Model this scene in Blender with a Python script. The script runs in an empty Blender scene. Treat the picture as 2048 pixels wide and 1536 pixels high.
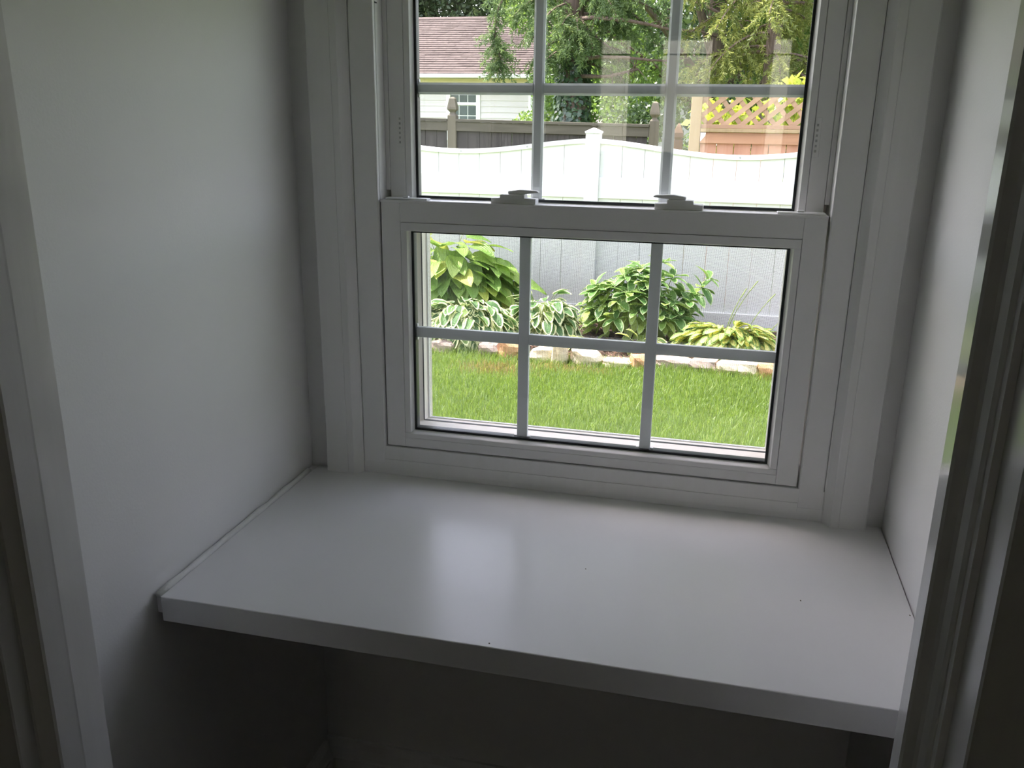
import bpy, math, random
import numpy as np
from mathutils import Vector, Matrix

random.seed(7)
rng = np.random.default_rng(7)
sc = bpy.context.scene
COL = sc.collection

# ------------------------------------------------------------------ camera
cam_d = bpy.data.cameras.new('camera')
cam_d.sensor_fit = 'HORIZONTAL'; cam_d.sensor_width = 36.0
cam_d.lens = 1733.18 / 2048.0 * 36.0
cam_d.clip_start = 0.02; cam_d.clip_end = 300
cam = bpy.data.objects.new('camera', cam_d); COL.objects.link(cam)
YAW, PIT, ROL = -0.2331, -0.2980, 0.0148
fw = Vector((math.sin(YAW)*math.cos(PIT), math.cos(YAW)*math.cos(PIT), math.sin(PIT)))
rt = Vector((math.cos(YAW), -math.sin(YAW), 0)); up = rt.cross(fw)
r2 = rt*math.cos(ROL) + up*math.sin(ROL); u2 = up*math.cos(ROL) - rt*math.sin(ROL)
M = Matrix((( r2.x, u2.x, -fw.x, 0.7089), (r2.y, u2.y, -fw.y, -1.3744), (r2.z, u2.z, -fw.z, 1.4052), (0, 0, 0, 1)))
cam.matrix_world = M
sc.camera = cam

# ------------------------------------------------------------------ sky, sun, exposure
TO_SUN = Vector((-0.47, 0.13, 0.87)).normalized()
world = bpy.data.worlds.new('world'); sc.world = world; world.use_nodes = True
wn = world.node_tree.nodes; wl = world.node_tree.links
for n in list(wn): wn.remove(n)
sky = wn.new('ShaderNodeTexSky'); sky.sky_type = 'NISHITA'; sky.sun_disc = False
sky.sun_elevation = math.asin(TO_SUN.z); sky.sun_rotation = math.atan2(TO_SUN.x, TO_SUN.y)
sky.air_density = 1.0; sky.dust_density = 2.5; sky.ozone_density = 1.0
hs = wn.new('ShaderNodeHueSaturation'); hs.inputs['Saturation'].default_value = 0.55
bg = wn.new('ShaderNodeBackground'); bg.inputs['Strength'].default_value = 0.62
wo = wn.new('ShaderNodeOutputWorld')
wl.new(sky.outputs[0], hs.inputs['Color']); mxw = wn.new('ShaderNodeMix'); mxw.data_type = 'RGBA'; mxw.blend_type = 'MULTIPLY'; mxw.inputs['Factor'].default_value = 1.0; mxw.inputs['B'].default_value = (1.07, 0.985, 1.0, 1)
wl.new(hs.outputs[0], mxw.inputs['A']); wl.new(mxw.outputs['Result'], bg.inputs['Color']); wl.new(bg.outputs[0], wo.inputs[0])
sun_d = bpy.data.lights.new('sun', 'SUN'); sun_d.energy = 9.0; sun_d.angle = math.radians(0.55); sun_d.color = (1.0, 0.95, 0.86)
sun = bpy.data.objects.new('sun', sun_d); COL.objects.link(sun)
sun.rotation_euler = TO_SUN.to_track_quat('Z', 'Y').to_euler(); sun.location = (-6, 4, 12)
sc.view_settings.view_transform = 'Standard'; sc.view_settings.look = 'None'
sc.view_settings.gamma = 1.0; sc.view_settings.use_curve_mapping = False
sc.view_settings.exposure = 0.86
sc.cycles.transparent_max_bounces = 24
sc.cycles.max_bounces = 8; sc.cycles.diffuse_bounces = 5; sc.cycles.glossy_bounces = 3
sc.cycles.adaptive_threshold = 0.1

# ------------------------------------------------------------------ materials
def new_mat(name):
    m = bpy.data.materials.new(name); m.use_nodes = True
    nt = m.node_tree
    for n in list(nt.nodes): nt.nodes.remove(n)
    out = nt.nodes.new('ShaderNodeOutputMaterial')
    return m, nt, out

def ramp(nt, stops):
    r = nt.nodes.new('ShaderNodeValToRGB')
    el = r.color_ramp.elements
    while len(el) < len(stops): el.new(0.5)
    for e, (p, c) in zip(el, stops):
        e.position = p; e.color = (c[0], c[1], c[2], 1)
    return r

def noise(nt, scale, detail=4, rough=0.55, vec=None, dist=0.0):
    n = nt.nodes.new('ShaderNodeTexNoise'); n.inputs['Scale'].default_value = scale
    n.inputs['Detail'].default_value = detail; n.inputs['Roughness'].default_value = rough
    n.inputs['Distortion'].default_value = dist
    if vec is not None: nt.links.new(vec, n.inputs['Vector'])
    return n

def coords(nt, scale=(1, 1, 1), kind='Object'):
    t = nt.nodes.new('ShaderNodeTexCoord'); mp = nt.nodes.new('ShaderNodeMapping')
    mp.inputs['Scale'].default_value = scale
    nt.links.new(t.outputs[kind], mp.inputs['Vector'])
    return mp.outputs['Vector']

def surf(name, c1, c2=None, rough=0.5, scale=(1, 1, 1), nscale=10, bump=0.0, bscale=None, spec=0.5, detail=4, coat=0.0, lo=0.3, hi=0.7, dist=0.0, objrand=0.0):
    m, nt, out = new_mat(name)
    p = nt.nodes.new('ShaderNodeBsdfPrincipled'); nt.links.new(p.outputs[0], out.inputs[0])
    p.inputs['Roughness'].default_value = rough; p.inputs['Specular IOR Level'].default_value = spec
    p.inputs['Coat Weight'].default_value = coat; p.inputs['Coat Roughness'].default_value = 0.08
    v = coords(nt, scale)
    src = None
    if c2 is None:
        p.inputs['Base Color'].default_value = (*c1, 1)
    else:
        n = noise(nt, nscale, detail, vec=v, dist=dist)
        r = ramp(nt, [(lo, c1), (hi, c2)]); nt.links.new(n.outputs['Fac'], r.inputs[0])
        src = r.outputs[0]
    if objrand and src is not None:
        oi = nt.nodes.new('ShaderNodeObjectInfo'); mr = nt.nodes.new('ShaderNodeMapRange')
        mr.inputs['To Min'].default_value = 1 - objrand; mr.inputs['To Max'].default_value = 1 + objrand
        nt.links.new(oi.outputs['Random'], mr.inputs['Value'])
        h = nt.nodes.new('ShaderNodeHueSaturation'); nt.links.new(mr.outputs[0], h.inputs['Value']); nt.links.new(src, h.inputs['Color'])
        src = h.outputs[0]
    if src is not None: nt.links.new(src, p.inputs['Base Color'])
    if bump:
        n2 = noise(nt, bscale or nscale * 3, 5, vec=v)
        b = nt.nodes.new('ShaderNodeBump'); b.inputs['Strength'].default_value = bump; b.inputs['Distance'].default_value = 0.01
        nt.links.new(n2.outputs['Fac'], b.inputs['Height']); nt.links.new(b.outputs[0], p.inputs['Normal'])
    return m

def leaf_mat(name, stops, kind='tint', trans=0.4, rough=0.45, margin=None, margin_at=0.62, vary=0.15, gloss=0.06):
    """kind tint: colour from the per-leaf attribute; kind obj: per-object random; margin: colour of the leaf edge (from UV across the blade)"""
    m, nt, out = new_mat(name)
    L = nt.links
    r = ramp(nt, stops)
    if kind == 'tint':
        a = nt.nodes.new('ShaderNodeAttribute'); a.attribute_name = 'tint'; L.new(a.outputs['Fac'], r.inputs[0])
    else:
        oi = nt.nodes.new('ShaderNodeObjectInfo'); L.new(oi.outputs['Random'], r.inputs[0])
    col = r.outputs[0]
    nz = noise(nt, 9.0, 3, vec=coords(nt))
    mr = nt.nodes.new('ShaderNodeMapRange'); mr.inputs['To Min'].default_value = 1 - vary; mr.inputs['To Max'].default_value = 1 + vary
    L.new(nz.outputs['Fac'], mr.inputs['Value'])
    h = nt.nodes.new('ShaderNodeHueSaturation'); L.new(mr.outputs[0], h.inputs['Value']); L.new(col, h.inputs['Color']); col = h.outputs[0]
    bump_out = None
    if kind == 'obj':
        uv = nt.nodes.new('ShaderNodeUVMap'); sep = nt.nodes.new('ShaderNodeSeparateXYZ'); L.new(uv.outputs[0], sep.inputs[0])
        ab = nt.nodes.new('ShaderNodeMath'); ab.operation = 'ABSOLUTE'; L.new(sep.outputs['X'], ab.inputs[0])
        if margin is not None:
            nn = noise(nt, 22.0, 2, vec=coords(nt)); ad = nt.nodes.new('ShaderNodeMath'); ad.operation = 'MULTIPLY_ADD'
            ad.inputs[1].default_value = 0.35; L.new(nn.outputs['Fac'], ad.inputs[0]); L.new(ab.outputs[0], ad.inputs[2])
            rr = ramp(nt, [(margin_at + 0.13, (0, 0, 0)), (margin_at + 0.19, (1, 1, 1))]); L.new(ad.outputs[0], rr.inputs[0])
            mx = nt.nodes.new('ShaderNodeMix'); mx.data_type = 'RGBA'
            L.new(rr.outputs[0], mx.inputs['Factor']); L.new(col, mx.inputs['A']); mx.inputs['B'].default_value = (*margin, 1)
            col = mx.outputs['Result']
        wv = nt.nodes.new('ShaderNodeMath'); wv.operation = 'SINE'
        ml = nt.nodes.new('ShaderNodeMath'); ml.operation = 'MULTIPLY'; ml.inputs[1].default_value = 26.0
        L.new(ab.outputs[0], ml.inputs[0]); L.new(ml.outputs[0], wv.inputs[0])
        bp = nt.nodes.new('ShaderNodeBump'); bp.inputs['Strength'].default_value = 0.35; bp.inputs['Distance'].default_value = 0.004
        L.new(wv.outputs[0], bp.inputs['Height']); bump_out = bp.outputs[0]
    d = nt.nodes.new('ShaderNodeBsdfDiffuse'); t = nt.nodes.new('ShaderNodeBsdfTranslucent'); g = nt.nodes.new('ShaderNodeBsdfGlossy')
    g.inputs['Roughness'].default_value = rough
    L.new(col, d.inputs['Color'])
    ht = nt.nodes.new('ShaderNodeHueSaturation'); ht.inputs['Hue'].default_value = 0.485; ht.inputs['Value'].default_value = 1.25
    L.new(col, ht.inputs['Color']); L.new(ht.outputs[0], t.inputs['Color'])
    if bump_out is not None:
        L.new(bump_out, d.inputs['Normal']); L.new(bump_out, g.inputs['Normal'])
    m1 = nt.nodes.new('ShaderNodeMixShader'); m1.inputs[0].default_value = trans
    L.new(d.outputs[0], m1.inputs[1]); L.new(t.outputs[0], m1.inputs[2])
    m2 = nt.nodes.new('ShaderNodeMixShader'); m2.inputs[0].default_value = gloss
    L.new(m1.outputs[0], m2.inputs[1]); L.new(g.outputs[0], m2.inputs[2]); L.new(m2.outputs[0], out.inputs[0])
    return m

def glass_mat(name, tint=(0.965, 0.968, 0.965)):
    m, nt, out = new_mat(name); L = nt.links
    geo = nt.nodes.new('ShaderNodeNewGeometry')
    dt = nt.nodes.new('ShaderNodeVectorMath'); dt.operation = 'DOT_PRODUCT'
    L.new(geo.outputs['Incoming'], dt.inputs[0]); L.new(geo.outputs['Normal'], dt.inputs[1])
    a = nt.nodes.new('ShaderNodeMath'); a.operation = 'ABSOLUTE'; L.new(dt.outputs['Value'], a.inputs[0])
    s = nt.nodes.new('ShaderNodeMath'); s.operation = 'SUBTRACT'; s.inputs[0].default_value = 1.0; L.new(a.outputs[0], s.inputs[1])
    p = nt.nodes.new('ShaderNodeMath'); p.operation = 'POWER'; p.inputs[1].default_value = 5.0; L.new(s.outputs[0], p.inputs[0])
    f = nt.nodes.new('ShaderNodeMath'); f.operation = 'MULTIPLY_ADD'; f.inputs[1].default_value = 0.92; f.inputs[2].default_value = 0.08
    L.new(p.outputs[0], f.inputs[0])
    tr = nt.nodes.new('ShaderNodeBsdfTransparent'); tr.inputs[0].default_value = (*tint, 1)
    gl = nt.nodes.new('ShaderNodeBsdfGlossy'); gl.inputs['Roughness'].default_value = 0.0
    mx = nt.nodes.new('ShaderNodeMixShader')
    L.new(f.outputs[0], mx.inputs[0]); L.new(tr.outputs[0], mx.inputs[1]); L.new(gl.outputs[0], mx.inputs[2]); L.new(mx.outputs[0], out.inputs[0])
    return m

def screen_mat(name):
    """fibreglass insect mesh: a fine grid of dark threads"""
    m, nt, out = new_mat(name); L = nt.links
    v = coords(nt)
    sep = nt.nodes.new('ShaderNodeSeparateXYZ'); L.new(v, sep.inputs[0])
    def thread(sock, per, width):
        q = nt.nodes.new('ShaderNodeMath'); q.operation = 'MULTIPLY'; q.inputs[1].default_value = 1.0 / per; L.new(sock, q.inputs[0])
        fr = nt.nodes.new('ShaderNodeMath'); fr.operation = 'FRACT'; L.new(q.outputs[0], fr.inputs[0])
        lt = nt.nodes.new('ShaderNodeMath'); lt.operation = 'LESS_THAN'; lt.inputs[1].default_value = width; L.new(fr.outputs[0], lt.inputs[0])
        return lt.outputs[0]
    a = thread(sep.outputs['X'], 0.00165, 0.20); b = thread(sep.outputs['Z'], 0.00145, 0.18)
    mxx = nt.nodes.new('ShaderNodeMath'); mxx.operation = 'MAXIMUM'; L.new(a, mxx.inputs[0]); L.new(b, mxx.inputs[1])
    tr = nt.nodes.new('ShaderNodeBsdfTransparent')
    df = nt.nodes.new('ShaderNodeBsdfDiffuse'); df.inputs[0].default_value = (0.07, 0.07, 0.075, 1)
    mx = nt.nodes.new('ShaderNodeMixShader'); L.new(mxx.outputs[0], mx.inputs[0]); L.new(tr.outputs[0], mx.inputs[1]); L.new(df.outputs[0], mx.inputs[2])
    L.new(mx.outputs[0], out.inputs[0])
    return m

MT = {}
MT['wall'] = surf('wall_paint', (0.805, 0.80, 0.78), (0.835, 0.83, 0.815), rough=0.62, nscale=3, bump=0.05, bscale=260)
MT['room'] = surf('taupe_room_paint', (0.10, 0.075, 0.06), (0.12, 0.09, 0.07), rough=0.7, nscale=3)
MT['trim'] = surf('trim_paint', (0.82, 0.815, 0.80), (0.85, 0.845, 0.835), rough=0.32, scale=(1, 1, 0.06), nscale=60, bump=0.03, bscale=160)
MT['gloss'] = surf('gloss_trim_paint', (0.74, 0.73, 0.71), (0.77, 0.76, 0.74), rough=0.13, scale=(1, 1, 0.05), nscale=80, bump=0.02, bscale=120)
MT['vinyl'] = surf('white_vinyl', (0.83, 0.825, 0.815), (0.855, 0.85, 0.84), rough=0.38, nscale=20)
MT['grille'] = surf('grille_vinyl', (0.82, 0.86, 0.87), (0.84, 0.88, 0.89), rough=0.4, nscale=20)
MT['plastic'] = surf('lock_plastic', (0.77, 0.77, 0.76), (0.80, 0.80, 0.79), rough=0.4, nscale=40)
MT['tick'] = surf('tick_grey', (0.42, 0.42, 0.41), (0.5, 0.5, 0.49), rough=0.5, nscale=30)
MT['gasket'] = surf('gasket', (0.012, 0.016, 0.018), (0.02, 0.025, 0.026), rough=0.5, nscale=30)
MT['spacer'] = surf('spacer', (0.05, 0.06, 0.06), (0.07, 0.08, 0.08), rough=0.35, nscale=30)
MT['ext'] = surf('exterior_vinyl', (0.80, 0.75, 0.70), (0.83, 0.78, 0.73), rough=0.5, nscale=20)
MT['floor'] = surf('floor_wood', (0.050, 0.028, 0.015), (0.080, 0.045, 0.025), rough=0.4, scale=(1, 12, 1), nscale=4)
MT['caulk'] = surf('caulk', (0.80, 0.80, 0.76), (0.84, 0.84, 0.81), rough=0.4, nscale=90, bump=0.2)
MT['glass'] = glass_mat('window_glass')
MT['screen'] = screen_mat('insect_screen')
MT['fence_white'] = surf('white_vinyl_fence', (0.680, 0.688, 0.672), (0.712, 0.720, 0.705), rough=0.45, nscale=2)
MT['blocker_wall'] = surf('blocker_wall_tan', (0.648, 0.583, 0.503), (0.745, 0.680, 0.583), rough=0.8, scale=(0.1, 1, 1), nscale=8)
MT['steel'] = surf('screw_steel', (0.35, 0.36, 0.36), (0.45, 0.45, 0.45), rough=0.4, nscale=30)
MT['soil'] = surf('mulch_soil', (0.030, 0.020, 0.015), (0.11, 0.07, 0.05), rough=0.95, nscale=60, bump=0.8, bscale=60)
MT['chip'] = leaf_mat('bark_chips', [(0, (0.06, 0.038, 0.026)), (0.5, (0.17, 0.10, 0.075)), (1, (0.33, 0.22, 0.17))], trans=0.0, gloss=0.0)
MT['ground'] = surf('lawn_soil', (0.07, 0.12, 0.03), (0.13, 0.19, 0.05), rough=0.95, nscale=5)
MT['grass'] = leaf_mat('grass_blades', [(0.0, (0.388, 0.270, 0.099)), (0.12, (0.320, 0.270, 0.081)), (0.22, (0.165, 0.265, 0.041)), (0.7, (0.209, 0.335, 0.050)), (1.0, (0.349, 0.440, 0.135))], trans=0.45, gloss=0.08, rough=0.35, vary=0.1)

# shelf top: white enamel with a few specks and scuffs
def shelf_mat():
    m, nt, out = new_mat('shelf_enamel'); L = nt.links
    p = nt.nodes.new('ShaderNodeBsdfPrincipled'); L.new(p.outputs[0], out.inputs[0])
    v = coords(nt)
    n1 = noise(nt, 4, 3, vec=v); r1 = ramp(nt, [(0.3, (0.82, 0.815, 0.81)), (0.7, (0.85, 0.845, 0.84))]); L.new(n1.outputs['Fac'], r1.inputs[0])
    L.new(r1.outputs[0], p.inputs['Base Color'])
    n2 = noise(nt, 6, 3, vec=v); r2_ = ramp(nt, [(0.3, (0.21, 0.21, 0.21)), (0.75, (0.27, 0.27, 0.27))]); L.new(n2.outputs['Fac'], r2_.inputs[0])
    L.new(r2_.outputs[0], p.inputs['Roughness'])
    return m
MT['shelf'] = shelf_mat()

def wood(name, c1, c2, c3, axis='Z', rough=0.8, nscale=14, objrand=0.12, bump=0.35):
    """grain stretched along an axis"""
    m, nt, out = new_mat(name); L = nt.links
    p = nt.nodes.new('ShaderNodeBsdfPrincipled'); L.new(p.outputs[0], out.inputs[0]); p.inputs['Roughness'].default_value = rough
    s = {'Z': (1, 1, 0.07), 'X': (0.07, 1, 1)}[axis]
    v = coords(nt, s)
    oi = nt.nodes.new('ShaderNodeObjectInfo')
    ad = nt.nodes.new('ShaderNodeVectorMath'); ad.operation = 'ADD'
    cx = nt.nodes.new('ShaderNodeCombineXYZ'); mm = nt.nodes.new('ShaderNodeMath'); mm.operation = 'MULTIPLY'; mm.inputs[1].default_value = 40
    L.new(oi.outputs['Random'], mm.inputs[0]); L.new(mm.outputs[0], cx.inputs[1]); L.new(v, ad.inputs[0]); L.new(cx.outputs[0], ad.inputs[1])
    n = noise(nt, nscale, 6, 0.62, vec=ad.outputs[0], dist=0.6)
    r = ramp(nt, [(0.25, c1), (0.5, c2), (0.78, c3)]); L.new(n.outputs['Fac'], r.inputs[0])
    mr = nt.nodes.new('ShaderNodeMapRange'); mr.inputs['To Min'].default_value = 1 - objrand; mr.inputs['To Max'].default_value = 1 + objrand
    L.new(oi.outputs['Random'], mr.inputs['Value'])
    h = nt.nodes.new('ShaderNodeHueSaturation'); L.new(mr.outputs[0], h.inputs['Value']); L.new(r.outputs[0], h.inputs['Color'])
    L.new(h.outputs[0], p.inputs['Base Color'])
    b = nt.nodes.new('ShaderNodeBump'); b.inputs['Strength'].default_value = bump; b.inputs['Distance'].default_value = 0.006
    L.new(n.outputs['Fac'], b.inputs['Height']); L.new(b.outputs[0], p.inputs['Normal'])
    return m
MT['grey_wood'] = wood('weathered_picket', (0.029, 0.025, 0.024), (0.055, 0.048, 0.045), (0.086, 0.077, 0.073), nscale=26)
MT['grey_rail'] = wood('weathered_rail', (0.059, 0.053, 0.038), (0.090, 0.081, 0.059), (0.119, 0.107, 0.081), axis='X', nscale=12, objrand=0.05)
MT['grey_post'] = wood('weathered_post', (0.092, 0.084, 0.059), (0.134, 0.118, 0.084), (0.176, 0.155, 0.118), nscale=12, objrand=0.05)
MT['brown_post'] = wood('brown_post', (0.045, 0.025, 0.013), (0.120, 0.070, 0.035), (0.200, 0.130, 0.070), nscale=10, objrand=0.02)
MT['cedar'] = wood('cedar_board', (0.397, 0.196, 0.120), (0.499, 0.268, 0.174), (0.550, 0.333, 0.229), nscale=9, objrand=0.06)
MT['cedar_rail'] = wood('cedar_rail', (0.10, 0.05, 0.03), (0.388, 0.211, 0.117), (0.445, 0.264, 0.159), axis='X', nscale=9, objrand=0.05)
MT['lattice'] = wood('lattice_slat', (0.281, 0.177, 0.105), (0.379, 0.246, 0.148), (0.440, 0.302, 0.191), axis='X', nscale=9, objrand=0.12)
MT['pine_post'] = wood('pine_post', (0.248, 0.173, 0.088), (0.346, 0.257, 0.138), (0.400, 0.314, 0.184), nscale=8, objrand=0.04)
MT['bark'] = wood('spruce_bark', (0.055, 0.038, 0.028), (0.12, 0.085, 0.065), (0.22, 0.165, 0.13), nscale=22, bump=0.9)
MT['twig'] = surf('twig', (0.090, 0.060, 0.045), (0.192, 0.144, 0.114), rough=0.9, nscale=30, bump=0.5)
MT['siding'] = surf('lap_siding', (0.68, 0.63, 0.66), (0.72, 0.67, 0.70), rough=0.55, nscale=2)
MT['cream'] = surf('cream_frieze', (0.686, 0.580, 0.428), (0.728, 0.620, 0.469), rough=0.6, nscale=3)
MT['house_trim'] = surf('house_trim', (0.84, 0.84, 0.84), (0.88, 0.88, 0.88), rough=0.5, nscale=3)
MT['pane_dark'] = surf('house_pane', (0.06, 0.085, 0.09), (0.12, 0.15, 0.155), rough=0.08, nscale=3)
MT['shingle'] = surf('asphalt_shingle', (0.061, 0.043, 0.038), (0.104, 0.078, 0.070), rough=0.95, scale=(0.6, 1, 1), nscale=9, detail=6, lo=0.32, hi=0.68, bump=0.3, bscale=60)
MT['ridge'] = surf('ridge_cap', (0.07, 0.05, 0.045), (0.10, 0.075, 0.07), rough=0.95, nscale=9)
MT['pale_wall'] = surf('pale_far_wall', (0.78, 0.78, 0.80), (0.82, 0.82, 0.84), rough=0.7, nscale=2)
MT['stone_pale'] = surf('pale_limestone', (0.550, 0.432, 0.281), (0.860, 0.758, 0.561), rough=0.9, nscale=7, bump=0.5, bscale=30, objrand=0.1)
MT['stone_rust'] = surf('rust_stone', (0.42, 0.20, 0.09), (0.72, 0.46, 0.26), rough=0.9, nscale=8, bump=0.5, bscale=30, objrand=0.1)
MT['stone_grey'] = surf('brown_grey_stone', (0.30, 0.22, 0.18), (0.52, 0.42, 0.36), rough=0.9, nscale=8, bump=0.5, bscale=30, objrand=0.1)
MT['hosta_big'] = leaf_mat('broad_hosta_leaf', [(0, (0.182, 0.336, 0.063)), (0.6, (0.280, 0.434, 0.084)), (0.85, (0.476, 0.560, 0.112)), (1, (0.644, 0.616, 0.140))], kind='obj', trans=0.32, rough=0.5, gloss=0.05)
MT['hosta_var'] = leaf_mat('edged_hosta_leaf', [(0, (0.088, 0.200, 0.062)), (0.7, (0.150, 0.288, 0.088)), (1, (0.275, 0.400, 0.112))], kind='obj', trans=0.3, margin=(0.825, 0.850, 0.500), margin_at=0.66, rough=0.5, gloss=0.04)
MT['shrub'] = leaf_mat('shrub_leaf', [(0, (0.095, 0.216, 0.054)), (0.6, (0.162, 0.324, 0.074)), (0.9, (0.297, 0.459, 0.108)), (1, (0.459, 0.567, 0.135))], kind='obj', trans=0.32, margin=(0.459, 0.594, 0.270), margin_at=0.78, rough=0.45, gloss=0.05)
MT['hosta_gold'] = leaf_mat('gold_hosta_leaf', [(0, (0.600, 0.624, 0.144)), (1, (0.864, 0.840, 0.288))], kind='obj', trans=0.3, margin=(0.192, 0.312, 0.072), margin_at=0.66, rough=0.5, gloss=0.04)
MT['clump'] = leaf_mat('clump_leaf', [(0, (0.26, 0.38, 0.08)), (1, (0.48, 0.52, 0.14))], kind='obj', trans=0.35, margin=(0.64, 0.64, 0.34), margin_at=0.76, gloss=0.04)
MT['stem'] = surf('green_stem', (0.18, 0.26, 0.07), (0.28, 0.34, 0.10), rough=0.6, nscale=20)
MT['needles'] = leaf_mat('spruce_needles', [(0, (0.07, 0.12, 0.05)), (0.5, (0.13, 0.20, 0.075)), (0.85, (0.20, 0.29, 0.10)), (1, (0.34, 0.40, 0.12))], trans=0.25, gloss=0.03)
MT['needles2'] = leaf_mat('golden_needles', [(0, (0.10, 0.13, 0.04)), (0.5, (0.20, 0.24, 0.065)), (0.85, (0.34, 0.37, 0.10)), (1, (0.46, 0.46, 0.15))], trans=0.3, gloss=0.03)
MT['leaves'] = leaf_mat('tree_leaves', [(0, (0.055, 0.11, 0.025)), (0.5, (0.12, 0.22, 0.045)), (0.85, (0.20, 0.32, 0.06)), (1, (0.34, 0.42, 0.09))], trans=0.45, gloss=0.05)
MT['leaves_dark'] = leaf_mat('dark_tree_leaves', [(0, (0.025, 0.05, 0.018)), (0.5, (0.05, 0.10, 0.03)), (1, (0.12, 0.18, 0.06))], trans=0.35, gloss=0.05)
MT['leaves_lime'] = leaf_mat('lime_leaves', [(0, (0.16, 0.26, 0.04)), (0.5, (0.36, 0.44, 0.06)), (1, (0.62, 0.60, 0.10))], trans=0.5, gloss=0.05)
MT['ivy'] = leaf_mat('ivy_leaves', [(0, (0.025, 0.06, 0.03)), (0.6, (0.055, 0.11, 0.05)), (1, (0.12, 0.20, 0.09))], trans=0.15, gloss=0.08, rough=0.35)

# ------------------------------------------------------------------ geometry helpers
class Geo:
    def __init__(s): s.v = []; s.f = []
    def box(s, x0, y0, z0, x1, y1, z1):
        b = len(s.v)
        s.v += [(x0,y0,z0),(x1,y0,z0),(x1,y1,z0),(x0,y1,z0),(x0,y0,z1),(x1,y0,z1),(x1,y1,z1),(x0,y1,z1)]
        s.f += [(b,b+3,b+2,b+1),(b+4,b+5,b+6,b+7),(b,b+1,b+5,b+4),(b+1,b+2,b+6,b+5),(b+2,b+3,b+7,b+6),(b+3,b,b+4,b+7)]
        return s
    def prism(s, poly, a, b, axis='z'):
        """poly of 2D points; axis z: (x,y); axis y: (x,z); axis x: (y,z). Counter-clockwise seen from +axis."""
        n = len(poly); o = len(s.v)
        for h in (a, b):
            for p in poly:
                s.v.append({'z': (p[0], p[1], h), 'y': (p[0], h, p[1]), 'x': (h, p[0], p[1])}[axis])
        s.f.append(tuple(range(o + n - 1, o - 1, -1))); s.f.append(tuple(range(o + n, o + 2*n)))
        for i in range(n):
            j = (i + 1) % n; s.f.append((o + i, o + j, o + n + j, o + n + i))
        return s
    def tube(s, pts, rad, n=6):
        pts = [Vector(p) for p in pts]; o = len(s.v)
        if not isinstance(rad, (list, tuple)): rad = [rad]*len(pts)
        for i, p in enumerate(pts):
            t = (pts[min(i+1, len(pts)-1)] - pts[max(i-1, 0)]).normalized()
            a = Vector((0, 0, 1)) if abs(t.z) < 0.9 else Vector((1, 0, 0))
            x = t.cross(a).normalized(); y = x.cross(t)
            for k in range(n):
                an = 2*math.pi*k/n; q = p + (x*math.cos(an) + y*math.sin(an))*rad[i]; s.v.append(tuple(q))
        for i in range(len(pts)-1):
            for k in range(n):
                k2 = (k+1) % n; s.f.append((o+i*n+k, o+(i+1)*n+k, o+(i+1)*n+k2, o+i*n+k2))
        s.f.append(tuple(o+k for k in range(n))); s.f.append(tuple(o+(len(pts)-1)*n+k for k in range(n-1, -1, -1)))
        return s
    def squares(s, x, y, prof):
        """stack of squares: (half width, z)"""
        o = len(s.v)
        for w, z in prof: s.v += [(x-w, y-w, z), (x+w, y-w, z), (x+w, y+w, z), (x-w, y+w, z)]
        for i in range(len(prof)-1):
            for k in range(4):
                k2 = (k+1) % 4; s.f.append((o+4*i+k, o+4*i+k2, o+4*i+4+k2, o+4*i+4+k))
        s.f.append((o+3, o+2, o+1, o)); e = o+4*(len(prof)-1); s.f.append((e, e+1, e+2, e+3))
        return s
    def mesh(s, name):
        m = bpy.data.meshes.new(name); m.from_pydata(s.v, [], s.f); m.update()
        return m
    def build(s, name, mat, parent=None, bevel=0.0, seg=2, smooth=False, fix=True):
        m = s.mesh(name)
        if fix:
            import bmesh
            bm = bmesh.new(); bm.from_mesh(m); bmesh.ops.recalc_face_normals(bm, faces=bm.faces); bm.to_mesh(m); bm.free()
        return link(name, m, mat, parent, bevel, seg, smooth)

def link(name, m, mat, parent=None, bevel=0.0, seg=2, smooth=False):
    if mat is not None and not m.materials: m.materials.append(MT[mat])
    o = bpy.data.objects.new(name, m); COL.objects.link(o)
    if parent is not None: o.parent = parent
    if smooth: m.polygons.foreach_set('use_smooth', [True]*len(m.polygons))
    if bevel:
        b = o.modifiers.new('bevel', 'BEVEL'); b.width = bevel; b.segments = seg; b.limit_method = 'ANGLE'; b.angle_limit = math.radians(40)
    return o

def tag(o, label, cat, group=None, kind=None):
    o['label'] = label; o['category'] = cat
    if group: o['group'] = group
    if kind: o['kind'] = kind
    return o

def empty(name, loc, label, cat, group=None, kind=None):
    o = bpy.data.objects.new(name, None); COL.objects.link(o); o.location = loc; o.empty_display_size = 0.1
    return tag(o, label, cat, group, kind)

def struct(o, label, cat): return tag(o, label, cat, kind='structure')

def fast_mesh(name, verts, quads, tint=None):
    """numpy verts (N,3), quads (M,4)"""
    m = bpy.data.meshes.new(name)
    nv, nf = len(verts), len(quads)
    m.vertices.add(nv); m.vertices.foreach_set('co', np.ascontiguousarray(verts, dtype=np.float32).ravel())
    k = quads.shape[1]
    m.loops.add(nf*k); m.loops.foreach_set('vertex_index', np.ascontiguousarray(quads, dtype=np.int32).ravel())
    m.polygons.add(nf); m.polygons.foreach_set('loop_start', np.arange(0, nf*k, k, dtype=np.int32))
    m.update(calc_edges=True)
    if tint is not None:
        a = m.attributes.new('tint', 'FLOAT', 'POINT'); a.data.foreach_set('value', np.ascontiguousarray(tint, dtype=np.float32))
    m.validate()
    return m

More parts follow.
